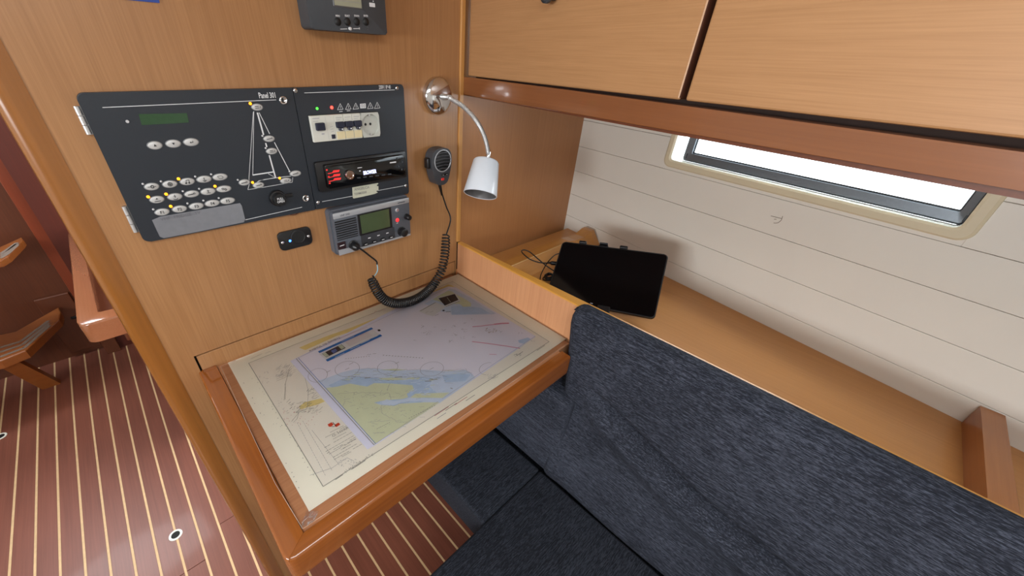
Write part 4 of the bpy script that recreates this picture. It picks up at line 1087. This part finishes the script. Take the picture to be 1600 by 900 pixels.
# --- VHF radio
vr = thing('vhf_radio', 'grey and silver marine VHF radio with a green screen and knobs', 'radio', (.07, 0, -.152))
DV = .026
v_ = q_(510, 300, .12227, DV)
vx0 = (v_(68, 300).x + v_(165, 800).x) / 2; vx1 = (v_(1045, 80).x + v_(1085, 560).x) / 2
vz1 = (v_(68, 280).z + v_(1035, 65).z) / 2; vz0 = (v_(175, 815).z + v_(1080, 545).z) / 2
bm = new()
prism(bm, [W((vx0 + vx1) / 2 + a, (vz0 + vz1) / 2 + b, .0006) for a, b in rrect(vx1 - vx0 + .006, vz1 - vz0 + .006, .008)], (0, -.016, 0))
prism(bm, [W((vx0 + vx1) / 2 + a, (vz0 + vz1) / 2 + b, .010) for a, b in rrect(vx1 - vx0, vz1 - vz0, .006)], (0, -(DV - .010), 0), bev=.002)
obj('housing', bm, plain('vhf_grey', (84, 88, 96), .45, var=.03, scale=400), vr, smooth=True)
def vq(t, s): return (vx0 + (vx1 - vx0) * t, vz0 + (vz1 - vz0) * s)
def vt(x, y, d=0): p = q_(510, 300, .12227, DV + d)(x, y); return (p.x, p.z)
# silver top and bottom bands
ztb = (vt(75, 352)[1] + vt(1050, 135)[1]) / 2
bm = new(); box(bm, (vx0 + .0005, -DV - .0022, ztb), (vx1 - .0005, -DV + .0005, vz1 - .0005), .0018, 2); tb = obj('top_band', bm, M_silver, vr, smooth=True)
zbb = vz0 + .0075
bm = new(); prism(bm, [W(vx0 + .0008, vz0 + .0006, DV - .0005), W(vx1 - .002, vz0 + .0006, DV - .0005), W(vx1 - .001, vz0 + .004, DV - .0005), W(vx0 + .05, vz0 + .0052, DV - .0005), W(vx0 + .030, vz0 + .006, DV - .0005), W(vx0 + .022, vz0 + .0115, DV - .0005), W(vx0 + .0008, vz0 + .0125, DV - .0005)], (0, -.0022, 0)); obj('bottom_band', bm, M_silver, vr)
text('VHF 300i', .0058, W(vx0 + .014, ztb + .0030, DV + .0026), XD, ZD, M_dgrey, tb, xs=.9)
bm = new(); ribbon(bm, [W(vx1 - .030, ztb + .0045, DV + .0026), W(vx1 - .012, ztb + .0045, DV + .0026)], .0016, NY); obj('small_print', bm, M_dgrey, tb, recalc=False)
# speaker slats
gx0, gx1 = vt(120, 450)[0], vt(380, 400)[0]
gtop = (vt(110, 385)[1] + vt(370, 330)[1]) / 2; gbot = (vt(150, 615)[1] + vt(395, 560)[1]) / 2
bm = new(); box(bm, (gx0 - .001, -DV - .0003, gbot - .001), (gx1 + .001, -DV + .001, gtop + .001)); grl = obj('speaker_grille', bm, M_blackm, vr)
for i in range(8):
    z = gtop - (gtop - gbot) * (i + .5) / 8
    bm = new(); box(bm, (gx0 - .001, -DV - .0022, z - .0011), (gx1 + .001, -DV - .0001, z + .0011), .0006, 1); obj('slat', bm, plain('slat_grey', (74, 78, 86), .5) if i == 0 else bpy.data.materials['slat_grey'], grl)
# screen
s0x, s1x = vt(405, 400)[0], vt(835, 320)[0]; s1z = (vt(400, 290)[1] + vt(800, 200)[1]) / 2; s0z = (vt(440, 545)[1] + vt(860, 450)[1]) / 2
bm = new(); box(bm, (s0x, -DV - .0012, s0z - .001), (s1x, -DV + .001, s1z), .0008, 1); sc_ = obj('screen_surround', bm, M_black, vr)
bm = new(); box(bm, (s0x + .0050, -DV - .0016, s0z + .003), (s1x - .0065, -DV - .0009, s1z - .002)); obj('screen', bm, M_lcd2, sc_)
bm = new(); box(bm, (s0x + .002, -DV - .0008, vt(640, 640)[1] - .004), (s1x + .004, -DV + .001, s0z - .0008)); obj('key_field', bm, plain('key_field_grey', (48, 50, 55), .5), vr)
for (x, y, w_) in ((500, 665, .0105), (610, 632, .0105), (718, 603, .0105), (825, 575, .0105)):
    c = vt(x, y); bm = new(); plate(bm, c[0] - w_ / 2, c[0] + w_ / 2, c[1] - .003, c[1] + .003, .0025, DV - .001, DV + .0022, 0, .0006); k = obj('key', bm, M_black, vr)
    bm = new(); ribbon(bm, [W(c[0] - .003, c[1], DV + .0025), W(c[0] + .003, c[1], DV + .0025)], .0013, NY); obj('key_print', bm, M_white, k, recalc=False)
for (x, y) in ((545, 585), (662, 552), (775, 522)):
    c = vt(x, y); bm = new(); ribbon(bm, [W(c[0] - .003, c[1], DV + .0014), W(c[0] + .003, c[1], DV + .0014)], .0020, NY); obj('key_print', bm, M_white, vr, recalc=False)
c = vt(905, 232, .001); bm = new(); rod(bm, c, .0045, DV - .001, DV + .0022, 20, 0, .0005); b = obj('button', bm, M_silver, vr); bm = new(); rod(bm, c, .0028, DV + .002, DV + .0032, 16); obj('button_cap', bm, plain('button_pink', (150, 122, 122), .4), b)
c = vt(910, 360, .001); bm = new(); rod(bm, c, .0043, DV - .001, DV + .0018, 20, 0, .001); obj('red_button', bm, emitter('vhf_red', (230, 40, 44), .7), vr)
c = vt(905, 398); bm = new(); ribbon(bm, [W(c[0] - .002, c[1], DV + .0004), W(c[0] + .002, c[1], DV + .0004)], .001, NY); obj('key_print', bm, M_white, vr, recalc=False)
for (x, y, r, h) in ((1025, 312, .0058, .013), (960, 500, .0092, .014)):
    c = vt(x, y); bm = new(); M = axisM(W(c[0], c[1], DV - .001), (0, -1, 0), (1, 0, 0))
    lathe(bm, [(r * 1.15, 0), (r * 1.15, .002), (r, .0025), (r * .95, h), (r * .8, h + .001), (0, h + .001)], M, 24); obj('knob', bm, M_black, vr, smooth=True)
# distress key flap and mic plug
c = vt(195, 685); bm = new(); box(bm, (c[0] - .0085, -DV - .002, c[1] - .0075), (c[0] + .0085, -DV + .0005, c[1] + .0075), .001, 1); fl = obj('distress_flap', bm, M_redd if False else plain('flap_dark', (44, 26, 30), .3), vr)
bm = new(); ribbon(bm, [W(c[0] - .005, c[1] + .0008, DV + .0024), W(c[0] + .005, c[1] + .0014, DV + .0024)], .0014, NY); obj('flap_print', bm, M_white, fl, recalc=False)
plug = vt(345, 678)
bm = new(); M = axisM(W(plug[0], plug[1], DV - .001), (0, -1, 0), (1, 0, 0))
lathe(bm, [(.0105, 0), (.0105, .002), (.0088, .003), (.0088, .012), (.0075, .015), (.0055, .017), (.0035, .02), (0, .0205)], M, 26); obj('microphone_plug', bm, M_black, vr, smooth=True)

# --- hand microphone
mc = thing('hand_microphone', 'black handheld radio microphone with round grille hanging on the bulkhead', 'microphone', (.22, 0, -.05))
DMi = .034
f4 = q_(640, 110, .2333, DMi)
def mo(dx, dz): return (dx, dz)
ctr = f4(222, 610); cxm, czm = ctr.x - .002, ctr.z - .007
# outline (relative, metres)
half = [(.0, .0285), (.010, .028), (.0185, .0245), (.0225, .018), (.0235, .008), (.0225, -.004), (.0195, -.018), (.0165, -.029), (.013, -.0335), (.006, -.0355), (0, -.036)]
hv = smooth_path([Vector((x, z, 0)) for x, z in [(0, .0285), (.009, .0278), (.0165, .0245), (.0212, .018), (.0228, .008), (.0218, -.004), (.0190, -.016), (.0155, -.027), (.012, -.0325), (.006, -.0355), (0, -.036)]], 4); half = [(v.x, v.y) for v in hv]
outl = [(x, z) for x, z in half] + [(-x, z) for x, z in reversed(half[1:-1])]
bm = new(); k = 1.2
prism(bm, [W(cxm + x * k, czm + z * k, .010) for x, z in outl], (0, -(DMi - .010), 0), bev=.004, seg=3)
obj('body', bm, plain('microphone_grey', (60, 61, 65), .45, var=.03, scale=400), mc, smooth=True)
bm = new(); box(bm, (cxm - .012, -.0105, czm - .012), (cxm + .012, -.0004, czm + .012), .002, 2); obj('clip', bm, M_black, mc)
g0 = f4(222, 606)
bm = new(); M = axisM(W(g0.x, g0.z, DMi - .0006), (0, -1, 0), (1, 0, 0))
lathe(bm, [(.0232, .0), (.0232, .0018), (.0218, .0022), (.0208, .0012)], M, 36); obj('grille_ring', bm, M_silver, mc, smooth=True)
bm = new(); lathe(bm, [(.0212, .0), (.0210, .0009), (0, .0009)], M, 36); gr = obj('grille', bm, M_blackm, mc)
for i in range(6):
    z = g0.z + .0155 - i * .0064; hw = sqrt(max(1e-6, .0202 ** 2 - (z - g0.z) ** 2))
    bm = new(); pts = [W(g0.x - hw + 2 * hw * t / 8, z + .0015 * sin(pi * t / 8), DMi + .0008) for t in range(9)]
    tube(bm, pts, .0016, 6); obj('grille_slat', bm, bpy.data.materials['microphone_grey'], gr)
c1 = f4(235, 697); bm = new(); box(bm, (c1.x - .009, -DMi - .0015, c1.z - .0022), (c1.x + .009, -DMi + .001, c1.z + .0022), .001, 1); kb = obj('channel_key', bm, M_black, mc)
bm = new()
for dx in (-.0055, .0048): poly(bm, [W(c1.x + dx - .0012, c1.z - .0006, DMi + .0018), W(c1.x + dx + .0012, c1.z - .0006, DMi + .0018), W(c1.x + dx, c1.z + .001, DMi + .0018)])
obj('key_print', bm, M_white, kb, recalc=False)
c2 = f4(222, 729); bm = new(); box(bm, (c2.x - .0042, -DMi - .0012, c2.z - .0028), (c2.x + .0042, -DMi + .001, c2.z + .0028), .001, 1); obj('red_key', bm, plain('key_red', (214, 48, 40), .45), mc)
bm = new(); box(bm, (cxm - .0285 * k, -.028, czm - .006), (cxm - .0205 * k, -.014, czm + .016), .003, 3); obj('talk_button', bm, M_black, mc, smooth=True)
# --- coiled cord
cpath = [((688, 288), .024), ((690, 300), .024), ((697, 322), .026), ((704, 342), .03), ((705, 352), .032), ((700, 360), .036), ((695, 368), .04)]
coilp = [((697, 366), .04), ((696, 385), .042), ((694, 405), .044), ((689, 425), .047), ((678, 444), .052), ((661, 461), .058), ((641, 471), .062), ((620, 474), .062), ((602, 469), .058), ((590, 456), .052), ((582, 440), .046), ((579, 434), .044)]
endp = [((579, 434), .044), ((586, 430), .040), ((590, 422), .036), ((589, 412), .034)]
end2 = [((589, 413), .034), ((588, 408), .034), ((578, 400), .036), ((565, 390), .042), ((554, 383), .046)]
cm = thing('coiled_cord', 'black coiled microphone cord looping from microphone down to VHF radio', 'cord', (.1, -.06, -.32))
bm = new(); tube(bm, [on((684.5, 280), 1, -.024), on((687, 288), 1, -.024), on((690.5, 305), 1, -.0245)], [.0050, .0040, .0022], 10); obj('strain_relief', bm, M_cable, cm)
bm = new()
CP = smooth_path([on(p, 1, -d) for p, d in coilp], 40)
# arc length parametrise
Ls = [0]
for a, b in zip(CP, CP[1:]): Ls.append(Ls[-1] + (b - a).length)
tot = Ls[-1]
def at_s(s):
    import bisect
    i = min(max(bisect.bisect_right(Ls, s) - 1, 0), len(CP) - 2); t = (s - Ls[i]) / max(1e-9, Ls[i+1] - Ls[i])
    return CP[i].lerp(CP[i+1], t), (CP[min(i+3, len(CP)-1)] - CP[max(i-3, 0)]).normalized()
coil = []
s = 0; ang = 0; ds = .00035; xx = None
rc = .0098
while s < tot:
    c, t = at_s(s)
    if xx is None: xx = t.orthogonal().normalized()
    xx = (xx - t * xx.dot(t)).normalized(); yy = t.cross(xx)
    fr = s / tot
    pitch = .0078 if fr < .30 else (.0078 - (fr - .3) / .12 * .0028 if fr < .42 else (.0050 if fr < .9 else .0062))
    r__ = rc * min(1, .75 + s * 12, .7 + (tot - s) * 20)
    coil.append(c + (xx * cos(ang) + yy * sin(ang)) * r__)
    ang += 2 * pi / 16; s += pitch / 16
tube(bm, coil, .0018, 6)
tube(bm, smooth_path([on(p, 1, -d) for p, d in cpath[:4]] + [coil[0] + Vector((.004, 0, .006)), coil[0]], 6), .0017, 8)
obj('coil', bm, M_cable, cm)
bm = new(); tube(bm, smooth_path([coil[-1]] + [on(p, 1, -d) for p, d in endp[1:]], 6), .0010, 6); obj('bare_wire', bm, M_bluewire, cm, label='bare light blue inner wire of the cord')
bm = new(); tube(bm, smooth_path([on(p, 1, -d) for p, d in end2], 6), .0019, 8); obj('cord_end', bm, M_cable, cm)

# --- solar charge controller at the top
sv_ = thing('charge_controller', 'dark grey charge controller box with four black buttons at photo top', 'controller', (.04, 0, .2))
DC = .032
h_ = q_(480, 0, .0875, DC)
cx0 = h_(20, 0).x; 
hx0 = (on((476, 2), 1, -DC).x + on((488, 50), 1, -DC).x) / 2; hx1 = (on((601, 2), 1, -DC).x + on((605, 45), 1, -DC).x) / 2
hz0 = (on((490, 54), 1, -DC).z + on((600, 47), 1, -DC).z) / 2
bm = new(); plate(bm, hx0, hx1, hz0, hz0 + .1, (.006, .003, .003, .006), .0006, DC, 0, .002); obj('housing', bm, M_dgrey, sv_, smooth=True)
bm = new(); c0 = h_(470, 60); c1 = h_(975, 115); 
sxa, sxb = h_(490, 112).x, h_(965, 112).x; sza = h_(730, 118).z
bm = new(); box(bm, (sxa - .002, -DC - .0008, sza - .002), (sxb + .002, -DC + .001, sza + .036), .001, 1); f_ = obj('screen_surround', bm, plain('surround_grey', (84, 84, 86), .4), sv_)
bm = new(); box(bm, (sxa, -DC - .0012, sza), (sxb, -DC - .0007, sza + .034)); obj('screen', bm, M_lcd3, f_)
bm = new(); ribbon(bm, [W(sxa + .002, sza + .006, DC + .0014), W(sxb - .003, sza + .006, DC + .0014)], .0008, NY); obj('screen_line', bm, M_line, f_, recalc=False)
for (x, lab) in ((545, 'MENU'), (715, 'SELECT'), (882, 'DOWN'), (1045, 'ENTER')):
    c = h_(x, 388); bm = new(); rod(bm, xz(c), .0052, DC - .001, DC + .002, 22, 0, .0012); obj('button', bm, M_blackm, sv_, smooth=True)
    p = h_(x, 298); text(lab, .0032, W(p.x, p.z, DC + .0004), XD, ZD, M_white, sv_, align='CENTER', xs=.8, bold=.0001)
c = h_(768, 512); bm = new(); M = axisM(W(c.x, c.z, DC), (0, -1, 0), (1, 0, 0)); lathe(bm, [(1, 0), (1, .0003), (0, .0003)], M, 20, 0, .0032, .0022); ribbon(bm, [h_(590, 520) + Vector((0, -.0003, 0)), h_(715, 516) + Vector((0, -.0003, 0))], .0008, NY); ribbon(bm, [h_(820, 512) + Vector((0, -.0003, 0)), h_(935, 510) + Vector((0, -.0003, 0))], .0009, NY)
ribbon(bm, [h_(930, 525) + Vector((0, -.0003, 0)), h_(930, 492) + Vector((0, -.0003, 0))], .0016, NY)
obj('printed_mark', bm, M_white, sv_, recalc=False)
c = h_(1160, 88); bm = new(); plate(bm, c.x - .005, c.x + .005, c.z - .0026, c.z + .0026, .0008, DC, DC + .0003); rod(bm, xz(h_(1178, 22)), .0008, DC, DC + .0004); obj('printed_battery', bm, M_white, sv_)
c = h_(1078, 500); bm = new(); ribbon(bm, [h_(1068, 480), h_(1088, 485), h_(1088, 530), h_(1075, 535)], .0006, NY); obj('printed_bulb', bm, M_whiteg, sv_, recalc=False)

# --- sticker at the very top left
bm = new(); plate(bm, -.262, -.2115, .2385, .268, .001, .0004, .0009); tag(obj('blue_sticker', bm, M_sticker), 'blue sticker on bulkhead at the upper left photo edge', 'sticker')

# --- reading lamp
lamp = thing('reading_lamp', 'chrome gooseneck reading lamp with white conical shade on the bulkhead', 'lamp', (.22, 0, .09))
rc0 = on((683, 150), 1, -.004)
M = axisM(W(rc0.x, rc0.z, .0004), (0, -1, 0), (1, 0, 0))
bm = new(); lathe(bm, [(.0345, 0), (.0345, .006), (.034, .010), (.032, .0125), (.026, .0155), (.017, .0185), (.008, .020), (0, .0205)], M, 48); obj('rosette', bm, M_chrome, lamp, smooth=True)
NP = [W(rc0.x, rc0.z, .018), W(rc0.x + .006, rc0.z + .000, .036), on((706, 155), 1, -.055), on((723, 166), 1, -.072), on((740, 183), 1, -.084), on((753, 204), 1, -.09), on((760, 224), 1, -.092), on((763, 241), 1, -.092)]
path = smooth_path(NP, 14)
bm = new(); tube(bm, path[:16], [.0062] * 6 + [.0062 - .0006 * i / 10 * 4 for i in range(10)], 14); obj('neck_collar', bm, M_steel, lamp, smooth=True)
rad = [.0040 + .0009 * (i % 2) for i in range(300)]
fine = []
for a, b in zip(path[12:], path[13:]):
    for t in (0, .5): fine.append(a.lerp(b, t))
fine.append(path[-1])
bm = new(); tube(bm, fine, rad[:len(fine)], 12); nk = obj('gooseneck', bm, M_steel, lamp)
for p_ in nk.data.polygons: p_.use_smooth = False
top = NP[-1]
# shade axis: points down and a little to the viewer
ray = (top - CAM).normalized()
pa = on((760, 251), 1, -.092); pb_dir = (on((751.5, 298), 1, -.092) - pa); pb_dir = (pb_dir - ray * pb_dir.dot(ray)).normalized()
phi = math.asin(.34)
ax = (pb_dir * cos(phi) - ray * sin(phi)).normalized()
dist = (pa - CAM).length
Ls_ = 48 / FL * dist / cos(phi) * .97
bm = new(); tube(bm, [top - ax * .004, top + ax * .003, pa + ax * .001], [.0052, .0052, .0052], 14); obj('shade_joint', bm, M_chrome, lamp, smooth=True)
r0, r1 = .0285, .0375
M = axisM(pa, ax)
bm = new(); lathe(bm, [(0, -.0005), (r0 - .006, 0), (r0 - .002, .0012), (r0, .004), (r1, Ls_), (r1 - .0014, Ls_ + .0008), (r1 - .0022, Ls_)], M, 44); sd = obj('shade', bm, M_shade, lamp, smooth=True)
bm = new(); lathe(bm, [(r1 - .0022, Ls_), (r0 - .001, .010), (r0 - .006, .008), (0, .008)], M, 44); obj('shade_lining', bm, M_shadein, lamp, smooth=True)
bm = new(); lathe(bm, [(.017, .012), (.017, Ls_ - .018), (.0155, Ls_ - .014), (0, Ls_ - .013)], M, 30); obj('bulb', bm, plain('bulb_frosted', (150, 148, 148), .3), lamp, smooth=True)

# ================================================================== FLOOR FINGER PULLS
for (px_, lab) in (((274.5, 836), 'oval chrome finger pull set in the near striped floor'), ((1, 682), 'dark round finger pull at left edge of the striped floor')):
    c = on(px_, 2, ZF); t = thing('finger_pull', lab, 'fitting', c)
    bm = new(); M = axisM(c + Vector((0, 0, .0003)), (0, 0, 1), (1, 0, 0))
    lathe(bm, [(.0185, 0), (.0180, .0014), (.0125, .0016), (.0120, .0008)], M, 32); obj('ring', bm, M_lit, t, smooth=True)  # near-white colour stands in for the bright reflection on the metal
    bm = new(); lathe(bm, [(.0122, .0004), (0, .0005)], M, 24); obj('hole', bm, M_blackm, t)

# ================================================================== TABLET, HOLDER, CABLES
TL = Vector((.463, -.207, -.187)); TR = Vector((.546, -.437, -.162)); BR = Vector((.432, -.489, -.262))
ux = (TR - TL).normalized(); Wt = (TR - TL).length; up = (TR - BR); up = (up - ux * up.dot(ux)).normalized(); Ht = (TR - BR).length
nf = ux.cross(up)
if nf.dot(CAM - TL) < 0: nf = -nf
O_ = TL - up * Ht + ux * 0.0
def tp(u, v, d=0): return O_ + ux * u + up * v + nf * d
tb_ = thing('tablet', 'black tablet computer leaning in its holder on the side shelf', 'tablet', O_)
bm = new(); prism(bm, [tp(Wt / 2 + a, Ht / 2 + b, -.008) for a, b in rrect(Wt, Ht, .009)], nf * .008, bev=.0015); obj('case', bm, M_blackm, tb_)
bm = new(); prism(bm, [tp(Wt / 2 + a, Ht / 2 + b, .0001) for a, b in rrect(Wt - .005, Ht - .005, .007)], nf * .0004); obj('screen', bm, M_blackgloss, tb_)
bm = new(); ribbon(bm, [tp(Wt * .43, .0075, .0007), tp(Wt * .455, .0075, .0007)], .002, nf); obj('small_print', bm, M_whiteg, tb_, recalc=False)
hd = thing('tablet_holder', 'black plastic tablet holder standing behind the tablet on the shelf', 'holder', tp(Wt / 2, 0, -.05))
for u in (.205, .60):
    bm = new(); a = tp(Wt * u, Ht, 0)
    Mh = Matrix(((ux.x, up.x, nf.x, 0), (ux.y, up.y, nf.y, 0), (ux.z, up.z, nf.z, 0), (0, 0, 0, 1)))
    Mh = Matrix.Translation(a) @ Mh
    box(bm, (-.009, -.03, -.016), (.009, .006, -.0085), .001, 1, Mh); box(bm, (-.009, .0012, -.0155), (.009, .008, .003), .0015, 1, Mh)
    obj('clamp_jaw', bm, M_black, hd)
bm = new(); Mh2 = Matrix.Translation(tp(Wt * .4, Ht, 0)) @ Matrix(((ux.x, up.x, nf.x, 0), (ux.y, up.y, nf.y, 0), (ux.z, up.z, nf.z, 0), (0, 0, 0, 1)))
box(bm, (-.022, -.10, -.022), (.022, .003, -.0165), .002, 1, Mh2); box(bm, (-.012, -.03, -.024), (.012, .014, -.0165), .002, 1, Mh2); box(bm, (-.010, .0135, -.026), (.010, .017, -.010), .001, 1, Mh2)
obj('spine', bm, M_black, hd)
bm = new(); fl_ = tp(Wt * .55, 0, 0)
Mh3 = Matrix.Translation(tp(Wt * .56, 0, 0)) @ Matrix(((ux.x, up.x, nf.x, 0), (ux.y, up.y, nf.y, 0), (ux.z, up.z, nf.z, 0), (0, 0, 0, 1)))
box(bm, (-.014, -.011, -.02), (.014, -.0012, .006), .0015, 1, Mh3); box(bm, (-.014, -.002, .0016), (.014, .006, .006), .0015, 1, Mh3); obj('bottom_jaw', bm, M_black, hd)
foot = tp(Wt * .5, Ht * .45, -.03)
bm = new(); tube(bm, [foot, Vector((foot.x + .01, foot.y, -.2885))], [.010, .014], 16); lathe(bm, [(0, .006), (.030, .005), (.034, .003), (.034, 0)], axisM((foot.x + .01, foot.y, -.2918), (0, 0, 1)), 28); obj('stand', bm, M_black, hd, smooth=True)
bm = new(); tube(bm, [tp(Wt * .5, -.006, -.01), Vector((foot.x - .01, foot.y - .01, -.286))], .006, 12); obj('foot_strut', bm, M_black, hd)

def zsh(p, z): return on(p, 2, z)
cab = thing('charging_cable', 'black charging cable looping beside the left edge of the tablet', 'cable', (.42, -.2, -.29))
k8 = sc(780, 340, .2)
loop = [((470, 360), -.245), ((420, 357), -.245), ((370, 355), -.243), ((310, 350), -.238), ((240, 325), -.232), ((190, 285), -.226), ((175, 262), -.224), ((195, 253), -.224), ((240, 270), -.228), ((300, 320), -.236), ((360, 370), -.246), ((410, 405), -.255), ((450, 428), -.262)]
bm = new(); tube(bm, smooth_path([zsh(k8([p])[0], z) for p, z in loop], 6), .0016, 8); obj('lead', bm, M_cable, cab)
bm = new(); a = zsh(k8([(472, 362)])[0], -.245); b = zsh(k8([(385, 352)])[0], -.245); tube(bm, [b, b.lerp(a, .2), b.lerp(a, .25), a], [.0025, .0035, .0052, .0052], 12); obj('plug', bm, M_black, cab, smooth=True)
bm = new(); arc = [((480, 278), -.22), ((440, 290), -.225), ((405, 320), -.235), ((375, 355), -.25), ((345, 405), -.27), ((325, 450), -.28), ((318, 495), -.288)]
tube(bm, smooth_path([zsh(k8([p])[0], z) for p, z in arc], 6), .0014, 8)
tag(obj('thin_cable', bm, M_cable), 'thin black cable arching from behind tablet down to shelf', 'cable')
bm = new()
random.seed(12)
cc = zsh(k8([(395, 470)])[0], -.286)
for i in range(6):
    r1_ = .018 - i * .0012; pts = []
    for t in range(29):
        a = 2 * pi * t / 28; pts.append(cc + Vector((r1_ * cos(a) + .002 * sin(i), r1_ * .8 * sin(a) + .002 * cos(i * 2), -.002 + i * .0022 + .002 * sin(a * 2 + i))))
    tube(bm, pts, .0016, 6)
tag(obj('cable_bundle', bm, M_cable), 'bundled black cable coil lying left of the tablet', 'cable')
bm = new(); c = zsh(k8([(436, 545)])[0], -.284); box(bm, (c.x - .012, c.y - .010, -.2918), (c.x + .016, c.y + .012, -.276), .004, 2)
tag(obj('cable_adapter', bm, M_black, smooth=True), 'small black cable adapter at the lower left tablet corner', 'adapter')
